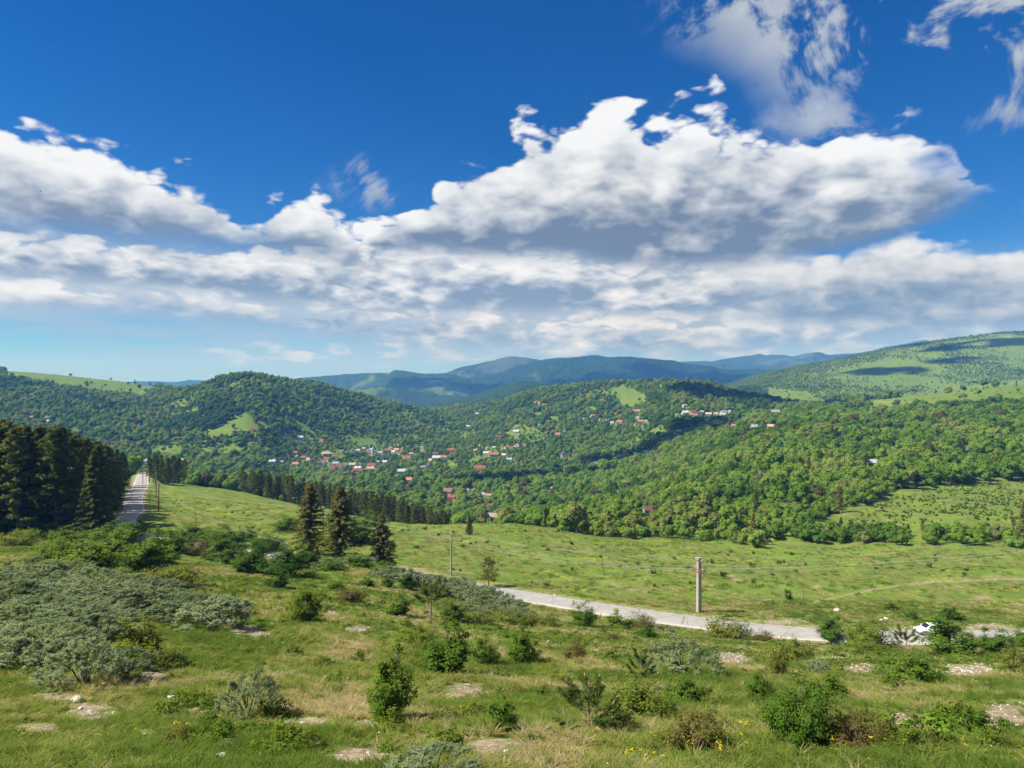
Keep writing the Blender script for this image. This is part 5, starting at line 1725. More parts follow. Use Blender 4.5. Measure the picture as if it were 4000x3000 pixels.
# little bushes dotted over the far meadow
n_small = 0
SMALL = [bush(350, 700, 1.0, 1.5, 0.16, stems=12), bush(351, 600, 1.0, 1.3, 0.16, stems=10)]
while n_small < 84:
    px = random.uniform(600, 4030)
    yy = math.sqrt(random.uniform(128 ** 2, 245 ** 2))
    xx = (px - CX) / F * yy
    if px < 1500 and yy < 170 or road_dist(xx, yy)[0] < 6 or yy > np.interp(px, *START) - 4:
        continue
    if float(fbm(np.array([xx / 25]), np.array([yy / 25]), 2, 55)[0]) < 0.02 and random.random() < 0.9:
        continue
    k_ = random.uniform(0.6, 1.5)
    zone = 'left of the slim power pole' if px < 1763 else 'between the two concrete poles' if px < 2730 else 'right of the thick power pole'
    dep = 'nearer the road' if yy < 175 else 'nearer the wood'
    plant('meadow_bush', SMALL[n_small % 2], 'small dark meadow bush %s, %s' % (zone, dep), 'bush', 'small meadow bushes %s, %s' % (zone, dep), (xx, yy, float(ZT(xx, yy)) - 0.03), (k_, k_, k_ * random.uniform(0.6, 1.0)),
          random.uniform(0, 6.28), random.uniform(0.1, 0.6), ('stems', 'foliage'))
    n_small += 1
# low scrub on the right pasture, too many to count
SM = [join_mesh('low_scrub', p) for p in SMALL]
xx, yy = scatter(3600, 243, 372, 3100, 4350)
zz = ZT(xx, yy)
px, py = proj(xx, yy, zz)
k_ = inpoly(px, py, MEADOWS[0]) & (fbm(xx / 9, yy / 9, 3, 13) > -0.10)
xx, yy, zz = xx[k_], yy[k_], zz[k_]
x2, y2 = scatter(2600, 850, 1900, -200, 4200)
z2 = ZT(x2, y2)
p2, q2 = proj(x2, y2, z2)
k2 = np.zeros(len(x2), bool)
for p in MEADOWS[1:6]:
    k2 |= inpoly(p2, q2, p)
k2 &= visible(x2, y2, z2, 1)
n1, n2 = len(xx), int(k2.sum())
stuff_points('low_scrub', 'low dark scrub dotting the pastures', SM, np.concatenate([xx, x2[k2]]), np.concatenate([yy, y2[k2]]), np.concatenate([zz, z2[k2]]) - 0.05,
             np.concatenate([RNG.uniform(0.4, 1.05, n1), RNG.uniform(0.8, 2.2, n2)]), RNG.uniform(0, 6.28, n1 + n2), RNG.integers(0, 2, n1 + n2), RNG.uniform(0.2, 0.85, n1 + n2))


# ------------------------------------------------------------------ grass, flowers, stones
def tuft(seed, blades=26, h=0.26, spread=0.13, w=0.012):
    rng = np.random.default_rng(seed)
    a = rng.uniform(0, 6.28, blades)
    b0 = np.stack([np.cos(a), np.sin(a), np.zeros(blades)], 1) * (rng.uniform(0, 1, blades) ** 0.5 * spread)[:, None]
    le = rng.normal(0, 0.8, (blades, 2)) + np.stack([np.cos(a), np.sin(a)], 1) * 0.7
    hh = h * rng.uniform(0.5, 1.15, blades)
    sd = np.stack([-np.sin(a), np.cos(a), np.zeros(blades)], 1) * w
    mid_ = b0 + np.stack([le[:, 0] * hh * 0.3, le[:, 1] * hh * 0.3, hh * 0.6], 1)
    tip = b0 + np.stack([le[:, 0] * hh, le[:, 1] * hh, hh * 0.95], 1)
    V = np.stack([b0 - sd, b0 + sd, mid_ + sd * 0.7, mid_ - sd * 0.7, tip - sd * 0.15, tip + sd * 0.15], 1).reshape(-1, 3)
    i_ = np.arange(blades)[:, None] * 6
    Q = np.concatenate([i_ + np.array([0, 1, 2, 3]), i_ + np.array([3, 2, 5, 4])])
    return mesh_np('grass_tuft', V, Q, M['grass'], False)


TU = [tuft(400 + i, 34, [0.09, 0.13, 0.07, 0.24][i], [0.17, 0.15, 0.20, 0.11][i]) for i in range(4)]
TUW = [tuft(410 + i, 26, 0.16, 0.32, 0.026) for i in range(3)]


def dirt_at(x, y):
    px = CX + F * x / y
    a = np.clip(np.interp(px, PXG, np.arange(len(PXG))), 0, len(PXG) - 1).astype(int)
    b = np.clip(np.interp(np.log(y), LY, np.arange(len(LY))), 0, len(LY) - 1).astype(int)
    return DA[a, b]


gx, gy, gs, gk, gt = [], [], [], [], []
for y0, y1, n, ks, ke, sc_ in ((9.5, 26, 44000, 0, 4, 0.75), (26, 55, 56000, 0, 4, 1.1), (55, 128, 44000, 4, 7, 1.15), (112, 262, 26000, 4, 7, 1.7)):
    a, b = scatter(n, y0, y1, -180, 4180)
    den = fbm(a / 1.7, b / 1.7, 3, 61)
    dd = dirt_at(a, b) * RNG.uniform(0.75, 1.8, n) + den * 0.8
    ok = (dd < 0.32) & (RNG.uniform(0, 1, n) < np.clip(0.75 + den * 2.4, 0.25, 1))
    if y1 > 100:
        rdist = np.array([road_dist(q, r_)[0] if r_ > 84 else 99 for q, r_ in zip(a, b)])
        ok &= (rdist > 3.4)
    if y1 > 200:
        ok &= (den > 0.02) & (b < np.interp(CX + F * a / b, *START) + 20) & (b > 118)
    a, b = a[ok], b[ok]
    m_ = len(a)
    gx.append(a)
    gy.append(b)
    gs.append(RNG.uniform(0.6, 1.35, m_) * sc_)
    kk = RNG.integers(ks, ke, m_)
    if ks == 0:
        kk = np.where((kk == 3) & (RNG.uniform(0, 1, m_) < 0.7), 1, kk)
    gk.append(kk)
    gt.append(np.clip(0.47 + fbm(a / 5, b / 5, 3, 63) * 2.1 + RNG.normal(0, 0.22, m_) + (RNG.uniform(0, 1, m_) < 0.08) * 0.4, 0, 1))
gx, gy, gs, gk, gt = [np.concatenate(v) for v in (gx, gy, gs, gk, gt)]
stuff_points('grass', 'grass tufts on the near slope', TU + TUW, gx, gy, ZT(gx, gy) - 0.01, gs, RNG.uniform(0, 6.28, len(gx)), gk, gt)


def weed(seed):
    rng = np.random.default_rng(seed)
    n = 60
    d = unit(rng.normal(0, 1, (n, 3)) + np.array([0, 0, 0.6]))
    d[:, 2] = np.abs(d[:, 2])
    a = Acc()
    V, Q, N = leaves(d * np.array([0.16, 0.16, 0.10]) * rng.uniform(0.3, 1.1, (n, 1)), d, 0.07, rng, 0.5, d, 0.5)
    a.add(V, Q, np.repeat(unit(d + N * 0.6 + np.array([0, 0, 0.4])), 4, 0))
    return a.mesh('weed', M['bush'], True)


a, b = scatter(15000, 10, 105, -150, 4150)
ok = (fbm(a / 2.6, b / 2.6, 3, 66) > -0.02) & (dirt_at(a, b) < 0.4) & (np.array([road_dist(q, r_)[0] if r_ > 84 else 99 for q, r_ in zip(a, b)]) > 3.8)
a, b = a[ok], b[ok]
stuff_points('low_weeds', 'small leafy weeds growing in the near turf', [weed(420), weed(421), weed(422)], a, b, ZT(a, b), RNG.uniform(0.5, 1.5, len(a)) * np.clip(b / 30, 0.8, 2.0), RNG.uniform(0, 6, len(a)),
             RNG.integers(0, 3, len(a)), np.clip(RNG.normal(0.45, 0.2, len(a)), 0.1, 0.95))


def umbel(seed, m_, r, h, n):
    rng = np.random.default_rng(seed)
    a = Acc()
    p = np.stack([rng.normal(0, r, n), rng.normal(0, r, n), h + rng.normal(0, r * 0.25, n)], 1)
    V, Q, _ = leaves(p, np.tile([0, 0, 1.0], (n, 1)), 0.026, rng, 0.9, jit=0.3)
    a.add(V, Q)
    st_ = Acc()
    st_.add(*tube([(0, 0, 0), (0.01, 0, h)], [0.004, 0.003], 3))
    return join_mesh('flower', [a.mesh('flower_head', m_), st_.mesh('flower_stem', M['grass'])])


FLW = [umbel(500, M['yellow'], 0.035, 0.30, 12), umbel(501, M['yellow'], 0.022, 0.22, 6), umbel(502, M['white_petal'], 0.015, 0.14, 3)]
FP = [(1010, 2540, 40), (1230, 2515, 30), (1320, 2670, 40), (1140, 2640, 30), (1440, 2260, 25), (1490, 2345, 20), (690, 2870, 18), (80, 2880, 50), (120, 2890, 30), (2120, 2640, 50), (2170, 2660, 40), (2270, 2480, 30),
      (2450, 2480, 50), (2330, 2480, 30), (2540, 2900, 30), (2380, 2910, 60), (2680, 2935, 50), (2560, 2985, 40), (2900, 2930, 40), (2930, 2860, 40), (3590, 2890, 40), (3630, 2885, 30), (3765, 2880, 40), (3740, 2920, 25),
      (3800, 2960, 20), (3410, 2930, 20), (3080, 2915, 30), (3780, 2660, 120), (3890, 2640, 80), (1830, 2785, 50), (1810, 2790, 40), (80, 2130, 60), (40, 2120, 60), (200, 2150, 40), (330, 2725, 20), (390, 2700, 15),
      (910, 2500, 40), (950, 2520, 40), (870, 2590, 30), (1630, 2675, 20), (2010, 2590, 40), (2480, 2990, 40), (2800, 2970, 60), (3250, 2960, 40)]
fx, fy, fk = [], [], []
for px, py, rp in FP:
    g = ground_at(px, py)
    rr = max(0.2, rp * g.y / F)
    n = random.randint(3, 7)
    fx.append(g.x + RNG.normal(0, rr * 0.6, n))
    fy.append(g.y + RNG.normal(0, rr * 0.7, n))
    fk.append(np.where(RNG.uniform(0, 1, n) < 0.6, 0, 1))
a, b = scatter(700, 11, 75, -100, 4100)
fx.append(a)
fy.append(b)
fk.append(np.where(RNG.uniform(0, 1, 700) < 0.55, 1, 2))
fx, fy, fk = np.concatenate(fx), np.maximum(np.concatenate(fy), 8), np.concatenate(fk)
stuff_points('wild_flowers', 'yellow and white wild flowers in the near grass', FLW, fx, fy, ZT(fx, fy), RNG.uniform(0.5, 1.0, len(fx)), RNG.uniform(0, 6, len(fx)), fk, np.zeros(len(fx)))

hp_ = ground_at(735, 1852, 200)
a, b = np.meshgrid(np.linspace(-1, 1, 17), np.linspace(-1, 1, 17))
hz_ = np.clip(1 - np.sqrt(a ** 2 + b ** 2), 0, 1) * 2.6 * (1 + fbm(a * 3 + 9, b * 3 + 4, 3, 5) * 1.2) - 0.2
i_ = np.arange(289).reshape(17, 17)
tag(obj('gravel_heap', mesh_np('gravel_heap', np.stack([a * 5.5, b * 4, hz_], -1).reshape(-1, 3), np.stack([i_[:-1, :-1], i_[:-1, 1:], i_[1:, 1:], i_[1:, :-1]], -1).reshape(-1, 4), M['rock_white'], True), None, hp_),
    'pale heap of gravel behind the small pine clump', 'gravel heap')
ROCKS = [rock_mesh(600 + i, M['rock']) for i in range(4)] + [rock_mesh(610 + i, M['rock_white']) for i in range(3)]
PEB = []
n = 30000
a, b = scatter(n, 10, 120, -150, 4150)
dd = dirt_at(a, b) + fbm(a / 1.2, b / 1.2, 3, 71) * 0.6
ok = (dd > 0.30) & (dirt_at(a, b) > 0.08) & (np.array([road_dist(q, r_)[0] if r_ > 84 else 99 for q, r_ in zip(a, b)]) > 3.6)
a, b = a[ok], b[ok]
stuff_points('gravel', 'pale loose stones on the bare earth patches', ROCKS, a, b, ZT(a, b), RNG.uniform(0.02, 0.085, len(a)) * np.clip(b / 22, 1, 2.2), RNG.uniform(0, 6, len(a)), RNG.integers(0, 7, len(a)), np.zeros(len(a)))
STONES = [(667, 2728, 30, 4, 'white rounded stone on the near slope'), (300, 2742, 46, 0, 'flat pale stone on the left bare patch'), (357, 2792, 36, 1, 'grey stone on the left bare patch'), (316, 2770, 22, 2, 'small pale stone beside the grey one'),
          (705, 2858, 22, 3, 'tan stone in the near grass'), (863, 2958, 40, 5, 'long white stone at the bottom left'), (1065, 2442, 18, 0, 'stone above the left bare patch'), (1065, 2490, 15, 1, 'small stone by the upper bare patch'),
          (1108, 2519, 20, 2, 'flat stone below the upper bare patch'), (1373, 2612, 19, 4, 'white stone right of the grass tussock'), (1339, 2650, 13, 5, 'small white stone below the tussock'), (1156, 2875, 30, 0, 'broad stone left of the tall bush'),
          (1113, 2890, 20, 1, 'stone left of the broad one'), (1330, 2864, 12, 5, 'small upright white stone under the tall bush'), (1255, 2946, 20, 4, 'tilted white stone near the bottom edge'), (1156, 2828, 21, 3, 'stone at the top of the long bare patch'),
          (1183, 2832, 28, 2, 'wide pale stone at the top of the long bare patch'), (1436, 2944, 18, 6, 'white stone on the bottom bare patch'), (1199, 2992, 26, 0, 'stone at the bottom edge'), (1707, 2905, 24, 3, 'tan stone in the lower middle'),
          (1750, 2896, 32, 1, 'pile stone in the lower middle'), (1976, 2938, 24, 4, 'white pointed stone at bottom centre'), (2142, 2509, 14, 5, 'white stone below the road at centre'), (2389, 2628, 10, 6, 'small white stone left of the young pine'),
          (2814, 2568, 18, 0, 'pale stone on the gravel patch'), (2475, 2995, 55, 1, 'flat slab at the bottom edge'), (3542, 2746, 12, 4, 'small white stone on the right slope'), (3970, 2836, 25, 3, 'pale stone on the right bare patch'),
          (3597, 2974, 15, 2, 'tan stone at bottom right'), (3461, 2420, 18, 4, 'white upright stone across the road'), (3443, 2426, 15, 5, 'white stone beside the upright one'), (3267, 2388, 26, 1, 'pale boulder on the far meadow'),
          (2215, 2388, 10, 4, 'white stone on the road verge'), (2167, 2327, 12, 5, 'small white stone behind the road'), (555, 2042, 14, 6, 'white boulder at the end of the left road')]
for px, py, wp, k_, lab in STONES:
    g = ground_at(px, py)
    s_ = wp * g.y / F / 1.1
    o = obj('stone', ROCKS[k_], None, (g.x, g.y, g.z + s_ * 0.16), (random.uniform(-.2, .2), random.uniform(-.2, .2), random.uniform(0, 6)), (s_, s_, s_))
    tag(o, lab, 'stone', 'loose stones of the slope')
#@@POLES
# ------------------------------------------------------------------ poles and wires
M['concrete'] = plain('concrete', (0.37, 0.33, 0.27), 0.9, 0.15, 2.5, 0.2, 0.01)
M['polewood'] = plain('weathered_pole', (0.20, 0.14, 0.09), 0.9, 0.1, 3.0, 0.3)
M['steel'] = plain('galvanised_steel', (0.38, 0.38, 0.36), 0.5, 0.4, 3.0, 0.2)
M['rust'] = plain('rusty_steel', (0.22, 0.10, 0.06), 0.8, 0.3, 4.0, 0.3)
M['porcelain'] = plain('porcelain', (0.72, 0.73, 0.70), 0.3, 0.5, 3.0, 0.1)
M['wire'] = plain('aluminium_wire', (0.40, 0.42, 0.38), 0.5, 0.4, 1.0, 0.1)


def boxpole(h, b, t_):
    a = Acc()
    V = np.array([(-b, -b, -0.8), (b, -b, -0.8), (b, b, -0.8), (-b, b, -0.8), (-t_, -t_, h), (t_, -t_, h), (t_, t_, h), (-t_, t_, h)])
    a.add(V, np.array([(3, 2, 1, 0), (4, 5, 6, 7), (0, 1, 5, 4), (1, 2, 6, 5), (2, 3, 7, 6), (3, 0, 4, 7)]))
    return a


def power_pole(px, py, h, label, mt, b=0.16, t_=0.11, arms=(), ymin=60, yfix=None, group=None, name='power_pole', lamp=False):
    g = ground_at(px, py, ymin)
    if yfix:
        xx_ = (px - CX) / F * yfix
        g = Vector((xx_, yfix, float(ZT(xx_, yfix))))
    e = obj(name, None, None, g, (0, 0, 0.35))
    tag(e, label, 'pole', group)
    if mt.name.startswith('weather') or mt.name.startswith('galv'):
        a = Acc()
        a.add(*tube([(0, 0, -0.7), (0, 0, h)], [b, t_], 8))
    else:
        a = boxpole(h, b, t_)
    obj('shaft', a.mesh('shaft', mt, smooth=False), e)
    c = Acc()
    c.add(*boxv(-t_ * 1.25, t_ * 1.25, -t_ * 1.25, t_ * 1.25, h + 0.003, h + 0.10))
    obj('cap', c.mesh('cap', M['concrete'], smooth=False), e)
    ends = []
    for zz_, hw_ in arms:
        a = Acc()
        a.add(*boxv(-0.08 - t_, -t_ + 0.04, -hw_, hw_, zz_ - 0.08, zz_ + 0.08))
        a.add(*boxv(t_ - 0.04, 0.08 + t_, -hw_, hw_, zz_ - 0.08, zz_ + 0.08))
        arm = obj('crossarm', a.mesh('crossarm', M['rust'], smooth=False), e)
        for sy in (-1, 1):
            s_ = Acc()
            s_.add(*tube([(0, sy * (hw_ - 0.1), zz_ + 0.06), (0, sy * (hw_ - 0.1), zz_ + 0.14), (0, sy * (hw_ - 0.1), zz_ + 0.24)], [0.08, 0.11, 0.05], 8))
            obj('insulator', s_.mesh('insulator', M['porcelain']), arm)
            ends.append((sy * (hw_ - 0.1), zz_ + 0.22))
        br_ = Acc()
        br_.add(*tube([(0.10, 0, zz_ - 0.7), (0.08, hw_ * 0.7, zz_ - 0.08)], [0.025, 0.025], 4))
        obj('brace', br_.mesh('brace', M['rust']), e)
    return e, ends, g


PA = power_pole(2730, 2392, 8.9, 'thick concrete power pole beside the road at right', M['concrete'], 0.34, 0.27, ((8.55, 0.9), (7.1, 1.15), (6.7, 1.0)))
for k_, (b_, zz_) in enumerate(PA[1]):
    lp = Acc()
    s_ = np.linspace(-1, 1, 9)
    lp.add(*tube(np.stack([s_ * 0.75, np.full(9, b_), zz_ - 0.05 - 0.42 * (1 - s_ ** 2)], 1), np.full(9, 0.028), 4))
    obj('jumper', lp.mesh('jumper', M['porcelain']), PA[0])
    for sx in (-1, 1):
        lp = Acc()
        lp.add(*tube([(sx * 0.40, b_, zz_ - 0.02), (sx * 0.55, b_, zz_), (sx * 0.72, b_, zz_)], [0.05, 0.085, 0.05], 6))
        obj('strain_insulator', lp.mesh('strain_insulator', M['rust']), PA[0])
PB = power_pole(1763, 2250, 8.6, 'slim concrete power pole beyond the road bend', M['concrete'], 0.15, 0.10, ((8.4, 0.8), (7.3, 0.9), (6.9, 0.7)))
PC = power_pole(1122, 2110, 4.6, 'pale square post left of the spruces', M['concrete'], 0.16, 0.14, ((4.4, 0.7),), yfix=150)
PD = power_pole(1187, 2150, 9.0, 'concrete power pole half hidden by the leftmost spruce', M['concrete'], 0.16, 0.12, ((8.6, 0.8),), yfix=172)
PE = power_pole(1262, 2110, 8.5, 'brown power pole between the two tall spruces', M['polewood'], 0.13, 0.09, ((8.2, 0.8),), yfix=176)
PF = power_pole(620, 1998, 8.4, 'brown power pole right of the left road', M['polewood'], 0.20, 0.15, ((8.1, 0.9), (6.9, 0.9)), yfix=211)
PG = power_pole(585, 2018, 8.0, 'thin grey pole right of the left road', M['steel'], 0.08, 0.06, (), yfix=205)
PH = power_pole(610, 1938, 9.0, 'second brown power pole along the left road', M['polewood'], 0.17, 0.13, ((8.7, 0.9),), yfix=255)
PI_ = power_pole(606, 1892, 8.5, 'farther brown power pole near the pine clump', M['polewood'], 0.17, 0.13, ((8.2, 0.9),), yfix=305)
PJ = power_pole(558, 1890, 8.0, 'pale pole at the crest of the left road', M['concrete'], 0.14, 0.11, ((7.6, 0.7),), yfix=310)
for px, py, hpx, lab in [(2358, 2248, 112, 'leaning thin wooden pole in the meadow at centre'), (3138, 2362, 80, 'thin wooden pole in the meadow at right'), (1541, 2165, 85, 'thin wooden pole right of the dense spruce'),
                         (1928, 2190, 60, 'thin wooden pole behind the small round pine'), (763, 2060, 62, 'thin dark pole on the left meadow'), (936, 2108, 58, 'thin grey pole beside the left thicket')]:
    g = ground_at(px, py, 100)
    e, _, _ = power_pole(px, py, hpx * g.y / F, lab, M['polewood'], 0.075, 0.05, (), ymin=100, name='wooden_pole')
    if 'leaning' in lab:
        e.rotation_euler = (0, -0.09, 0)


def wire(p, q, sag, label, r_=0.012):
    p, q = np.array(p), np.array(q)
    s = np.linspace(0, 1, 26)[:, None]
    c = p * (1 - s) + q * s
    c[:, 2] -= (4 * s * (1 - s) * sag)[:, 0]
    a = Acc()
    a.add(*tube(c, np.full(26, r_), 4))
    tag(obj('power_cable', a.mesh('power_cable', M['wire'])), label, 'cable', 'overhead cables')


def end_of(P_, k_):
    e, ends, g = P_
    b, zz_ = ends[k_]
    return (g.x - math.sin(0.35) * b, g.y + math.cos(0.35) * b, g.z + zz_)


xr, yr = 95.0, 120.0
for k_ in range(6):
    wn = ['highest', 'second', 'third', 'fourth', 'fifth', 'lowest'][k_]
    a_ = end_of(PA, k_)
    wire(a_, end_of(PB, k_), 1.0 + 0.1 * k_, '%s cable between the two concrete power poles' % wn)
    b_, zz_ = PA[1][k_]
    wire(a_, (xr, yr - 6 + b_, -38 + 13.6 + (zz_ - 8)), 0.9 + 0.05 * k_, '%s cable from the thick pole out to the right' % wn)
    if k_ < 4:
        wire(end_of(PB, k_), end_of(PE, k_ % 2) if k_ < 2 else end_of(PD, k_ % 2), 1.1 + 0.1 * k_, '%s cable from the slim pole toward the spruces' % wn, 0.010)
    if k_ < 4:
        wire(end_of(PF, k_), end_of(PE, k_ % 2) if k_ < 2 else end_of(PC, k_ % 2), 1.6 + 0.2 * k_, '%s cable over the left meadow' % wn, 0.010)
wire(end_of(PF, 0), end_of(PH, 0), 0.8, 'cable along the left road between brown poles', 0.010)
wire(end_of(PH, 1), end_of(PI_, 1), 0.8, 'farther cable along the left road', 0.010)

# ------------------------------------------------------------------ the white car
M['paint'] = plain('white_paint', (0.78, 0.78, 0.78), 0.25, 0.5, 1.0, 0.03)
M['carglass'] = plain('car_glass', (0.02, 0.025, 0.03), 0.08, 0.6, 1.0, 0.1)
M['rubber'] = plain('tyre_rubber', (0.02, 0.02, 0.02), 0.9, 0.2, 8.0, 0.2)
M['rim'] = plain('alloy_rim', (0.45, 0.45, 0.46), 0.35, 0.5, 4.0, 0.1, 0.0, 0.6)
M['lamp'] = plain('lamp_lens', (0.65, 0.68, 0.70), 0.1, 0.6, 3.0, 0.1)
M['trim'] = plain('black_trim', (0.025, 0.025, 0.028), 0.6, 0.3, 6.0, 0.2)


def loft(sections):
    """Closed rings, all of one length, lofted and capped."""
    k_ = len(sections[0])
    V = np.concatenate([np.asarray(s, float) for s in sections])
    i_ = np.arange(len(V)).reshape(len(sections), k_)
    q = np.stack([i_[:-1], np.roll(i_[:-1], -1, 1), np.roll(i_[1:], -1, 1), i_[1:]], -1).reshape(-1, 4)
    caps = []
    for rr_ in (i_[0][::-1], i_[-1]):
        for t_ in range(1, k_ // 2):
            caps.append((rr_[t_ - 1] if t_ > 1 else rr_[0], rr_[t_], rr_[-t_ - 1], rr_[-t_] if t_ > 1 else rr_[0]))
    return V, q, rr_


def build_car():
    px, py = 3600, 2492
    # stands on the road's far lane at this bearing
    best = min(range(len(ROAD)), key=lambda i: abs(CX + F * ROAD[i, 0] / ROAD[i, 1] - 3655) + (1000 if ROAD[i, 1] > 130 else 0))
    c = ROAD[best]
    d = ROAD[best + 1] - ROAD[best - 1]
    ang = math.atan2(d[1], d[0])
    nn = nr[best]
    e = obj('car', None, None, (c[0] + nn[0] * -1.1, c[1] + nn[1] * -1.1, c[2] + 0.045), (0, 0, ang))
    tag(e, 'white hatchback car on the road, half hidden by a bush', 'car')
    # +x is the front
    prof = [(-2.05, .45, .62, .80), (-2.08, .38, .95, .84), (-1.75, .24, 1.02, .87), (-1.0, .22, .98, .88), (0.2, .22, .96, .88), (1.0, .22, .94, .88), (1.5, .24, .86, .86), (1.95, .30, .74, .80), (2.10, .40, .62, .70)]
    secs = []
    for xx_, z0, z1, hw_ in prof:
        secs.append([(xx_, -hw_ * .92, z0), (xx_, hw_ * .92, z0), (xx_, hw_, (z0 + z1) / 2), (xx_, hw_ * .97, z1 - .10), (xx_, hw_ * .86, z1), (xx_, -hw_ * .86, z1), (xx_, -hw_ * .97, z1 - .10), (xx_, -hw_, (z0 + z1) / 2)])
    a = Acc()
    V, q, _ = loft(secs)
    a.add(V, q[:, ::-1])
    k_ = len(V)
    a.Q.append(np.array([(0, 1, 2, 7), (7, 2, 3, 6), (6, 3, 4, 5)]))
    L_ = k_ - 8
    a.Q.append(np.array([(7, 2, 1, 0), (6, 3, 2, 7), (5, 4, 3, 6)]) + L_)
    obj('body', a.mesh('body', M['paint']), e)
    cab = [(-1.95, .98, .74), (-1.55, 1.44, .60), (-0.6, 1.52, .62), (0.25, 1.46, .60), (1.05, .95, .74)]
    a = Acc()
    secs = [[(xx_, -.80, .90), (xx_, .80, .90), (xx_, hw_ + .04, z1 - .03), (xx_, hw_ - .05, z1), (xx_, -hw_ + .05, z1), (xx_, -hw_ - .04, z1 - .03)] for xx_, z1, hw_ in cab]
    V, q, _ = loft(secs)
    a.add(V, q[:, ::-1])
    obj('cabin', a.mesh('cabin', M['paint']), e)

    def pane(nm, pts, off, lab=None):
        p = np.array(pts, float)
        V_ = np.concatenate([p, p + np.array(off)])
        b_ = Acc()
        b_.add(V_, np.array([(3, 2, 1, 0), (4, 5, 6, 7), (0, 1, 5, 4), (1, 2, 6, 5), (2, 3, 7, 6), (3, 0, 4, 7)]))
        return obj(nm, b_.mesh(nm, M['carglass'], smooth=False), e)
    pane('windscreen', [(0.98, -.66, 1.0), (0.98, .66, 1.0), (0.33, .54, 1.42), (0.33, -.54, 1.42)], (.03, 0, .03))
    pane('rear_window', [(-1.91, .62, 1.05), (-1.91, -.62, 1.05), (-1.62, -.52, 1.38), (-1.62, .52, 1.38)], (-.04, 0, .02))
    for sy in (-1, 1):
        pane('side_window', [(-0.50, sy * .775, .99), (0.75, sy * .775, .99), (0.20, sy * .655, 1.40), (-0.50, sy * .665, 1.43)], (0, sy * .02, .0))
        pane('side_window', [(-1.62, sy * .775, 1.0), (-0.58, sy * .775, .99), (-0.58, sy * .665, 1.43), (-1.45, sy * .655, 1.37)], (0, sy * .02, .0))
        b_ = Acc()
        b_.add(*boxv(1.93, 2.06, sy * .62 - .16, sy * .62 + .16, .60, .74))
        obj('headlight', b_.mesh('headlight', M['lamp'], smooth=False), e)
        b_ = Acc()
        b_.add(*boxv(0.62, 0.84, sy * .90 - .10, sy * .90 + .10, .98, 1.12))
        obj('mirror', b_.mesh('mirror', M['paint'], smooth=False), e)
    b_ = Acc()
    b_.add(*boxv(2.02, 2.115, -.50, .50, .40, .56))
    obj('grille', b_.mesh('grille', M['trim'], smooth=False), e)
    b_ = Acc()
    b_.add(*boxv(2.117, 2.13, -.26, .26, .42, .53))
    obj('number_plate', b_.mesh('number_plate', M['lamp'], smooth=False), e)
    for xx_ in (-1.30, 1.32):
        for sy in (-1, 1):
            b_ = Acc()
            b_.add(*tube([(0, -.10, 0), (0, -.09, 0), (0, .09, 0), (0, .10, 0)], [.22, .32, .32, .22], 20))
            w_ = obj('wheel', b_.mesh('wheel', M['rubber']), e, (xx_, sy * .80, .32))
            b_ = Acc()
            b_.add(*tube([(0, sy * .085, 0), (0, sy * .105, 0), (0, sy * .112, 0)], [.215, .20, .01], 14))
            obj('rim', b_.mesh('rim', M['rim']), w_)


build_car()

# ------------------------------------------------------------------ birds high in the sky
M['feather'] = plain('dark_feather', (0.02, 0.02, 0.022), 0.8, 0.2, 9.0, 0.2)
for q, (px, py, dd) in enumerate([(203, 163, 55), (1590, 548, 70), (1215, 698, 75), (2156, 303, 90), (158, 749, 60), (3390, 768, 80), (1352, 895, 80)]):
    lab = ['bird highest at the upper left of the sky', 'bird left of the central cloud top', 'bird between the two cloud banks', 'small bird above the central cloud', 'bird against the left cloud bank',
           'bird against the right end of the central cloud', 'bird low over the cloud gap at left'][q]
    e = obj('bird', None, None, ((px - CX) / F * dd, dd, (CY - py) / F * dd), (0.2, 0.3, q * 1.1), (0.8, 0.8, 0.8))
    tag(e, lab, 'bird', 'birds in the sky')
    b_ = Acc()
    b_.add(*tube([(-.10, 0, 0), (-.04, 0, 0), (.05, 0, .005), (.09, 0, .01), (.115, 0, 0)], [.008, .022, .026, .018, .003], 8))
    bo = obj('body', b_.mesh('body', M['feather']), e)
    for sy in (-1, 1):
        b_ = Acc()
        V = np.array([(.05, sy * .015, .01), (-.03, sy * .015, .01), (-.02, sy * .12, .05), (.045, sy * .11, .055), (-.05, sy * .24, .03), (-.01, sy * .22, .035)], float)
        V = np.concatenate([V, V - np.array([0, 0, .006])])
        b_.add(V, np.array([(0, 1, 2, 3), (3, 2, 4, 5), (9, 8, 7, 6), (11, 10, 8, 9), (0, 3, 9, 6), (3, 5, 11, 9), (5, 4, 10, 11), (4, 2, 8, 10), (2, 1, 7, 8)]))
        obj('wing', b_.mesh('wing', M['feather'], smooth=False), e)
    b_ = Acc()
    b_.add(*boxv(-.17, -.09, -.022, .022, -.004, .004))
    obj('tail', b_.mesh('tail', M['feather'], smooth=False), e)
#@@AIR
# ------------------------------------------------------------------ clouds overhead, out of the picture, whose shadows lie on the land
def cloud_mat():
    m_, t, o = mat('cloud')
    d = t.new('ShaderNodeBsdfDiffuse')
    g = t.new('ShaderNodeNewGeometry').outputs['Position']
    t.l.new(t.ramp(t.noise(g, 0.006, 4, 0.6), [(0.3, (0.78, 0.79, 0.80)), (0.7, (0.88, 0.88, 0.89))]), d.inputs['Color'])
    t.l.new(d.outputs[0], o.inputs['Surface'])
    return m_


M['cloud'] = cloud_mat()


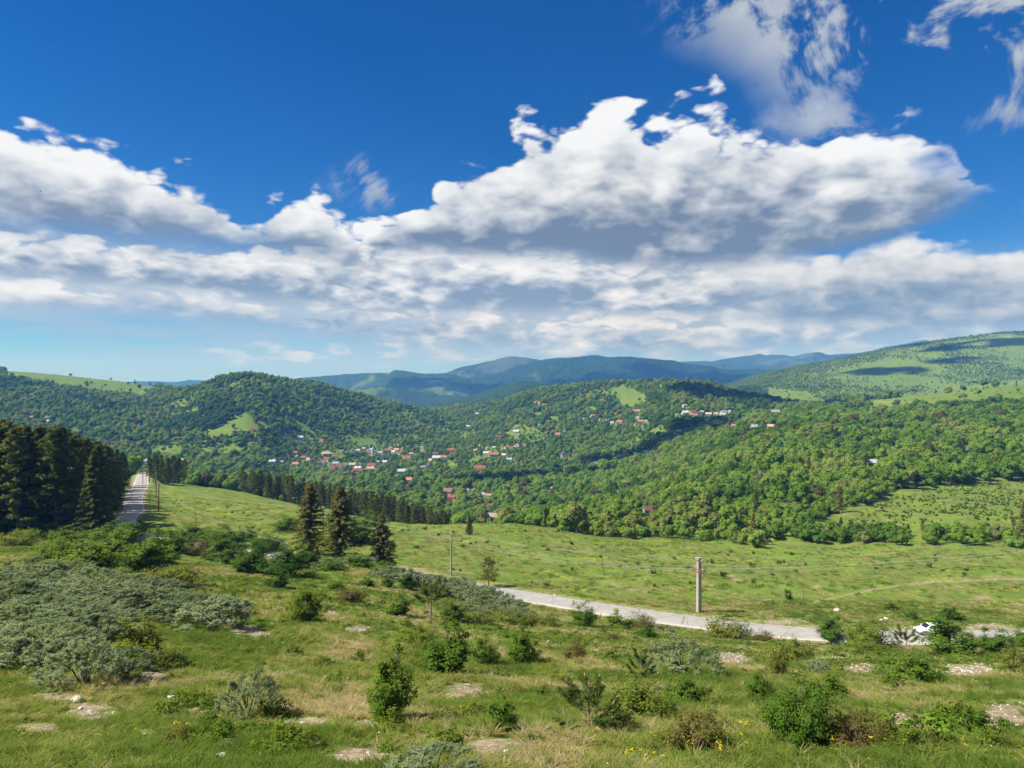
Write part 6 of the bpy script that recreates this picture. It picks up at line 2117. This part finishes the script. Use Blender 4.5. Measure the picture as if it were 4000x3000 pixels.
def cloud(px, y, z, rx, ry, alt, seed, label):
    """Cumulus whose shadow falls on the ground point seen at column px, distance y."""
    import bmesh
    x = (px - CX) / F * y
    t_ = (alt - z) / SDIR.z
    c = Vector((x, y, z)) + SDIR * t_
    rng = np.random.default_rng(seed)
    bm = bmesh.new()
    for k_ in range(16):
        a, r_ = rng.uniform(0, 6.28), math.sqrt(rng.uniform(0, 1))
        m_ = bmesh.ops.create_icosphere(bm, subdivisions=3, radius=1.0)
        s_ = rng.uniform(0.26, 0.44) * (1.15 - 0.5 * r_)
        o_ = np.array([math.cos(a) * r_ * 0.75 * rx, math.sin(a) * r_ * 0.75 * ry, rng.uniform(0, 0.25) * min(rx, ry)])
        for v in m_['verts']:
            p = np.array(v.co)
            n_ = 1 + 0.22 * math.sin(p[0] * 5 + k_) * math.sin(p[1] * 6 + 2 * k_) + 0.1 * math.sin(p[2] * 9 + k_) * math.sin(p[0] * 11)
            p = p * n_ * s_ * np.array([rx, ry, min(rx, ry) * 0.8])
            p[2] = max(p[2], -0.16 * min(rx, ry))
            v.co = p + o_
    me = bpy.data.meshes.new('cloud')
    bm.to_mesh(me)
    bm.free()
    me.materials.append(M['cloud'])
    me.polygons.foreach_set('use_smooth', np.full(len(me.polygons), True))
    tag(obj('cloud', me, None, c), label, 'cloud', 'cumulus overhead')


CL = [(2080, 800, -100, 110, 40, 1500), (2480, 900, -75, 170, 55, 1500), (2780, 960, -58, 120, 60, 1500), (2950, 1300, -25, 170, 130, 1500), (3250, 1560, -45, 330, 150, 1800), (3700, 1450, -50, 420, 90, 1800),
      (3440, 2260, 40, 150, 110, 2600), (3720, 2330, 70, 100, 60, 2600), (3680, 2500, 110, 70, 50, 2600), (3900, 2520, 140, 330, 80, 2600), (3560, 2700, 130, 70, 80, 2600), (4030, 2760, 190, 230, 120, 2600),
      (2250, 4300, 60, 900, 450, 4600), (2700, 4700, 80, 600, 350, 4600), (2850, 1640, 0, 200, 80, 1800), (1750, 4600, 0, 500, 300, 4600)]
for q, (px, y, z, rx, ry, alt) in enumerate(CL):
    cloud(px, y, z, rx, ry, alt, 800 + q, 'white cumulus cloud overhead outside the picture')

# ------------------------------------------------------------------ haze
hz, t, o = mat('haze')
pv = t.new('ShaderNodeVolumePrincipled')
pv.inputs['Color'].default_value = (0.13, 0.42, 1.0, 1)
pv.inputs['Absorption Color'].default_value = (1, 1, 1, 1)
pv.inputs['Density'].default_value = 1.25e-4
pv.inputs['Anisotropy'].default_value = 0.0
t.l.new(pv.outputs[0], o.inputs['Volume'])
a = Acc()
a.add(*boxv(-15000, 15000, -500, 14200, -420, 460))
ho = obj('haze', a.mesh('haze', hz, smooth=False))
tag(ho, 'thin blue haze filling the valley air', kind='stuff')
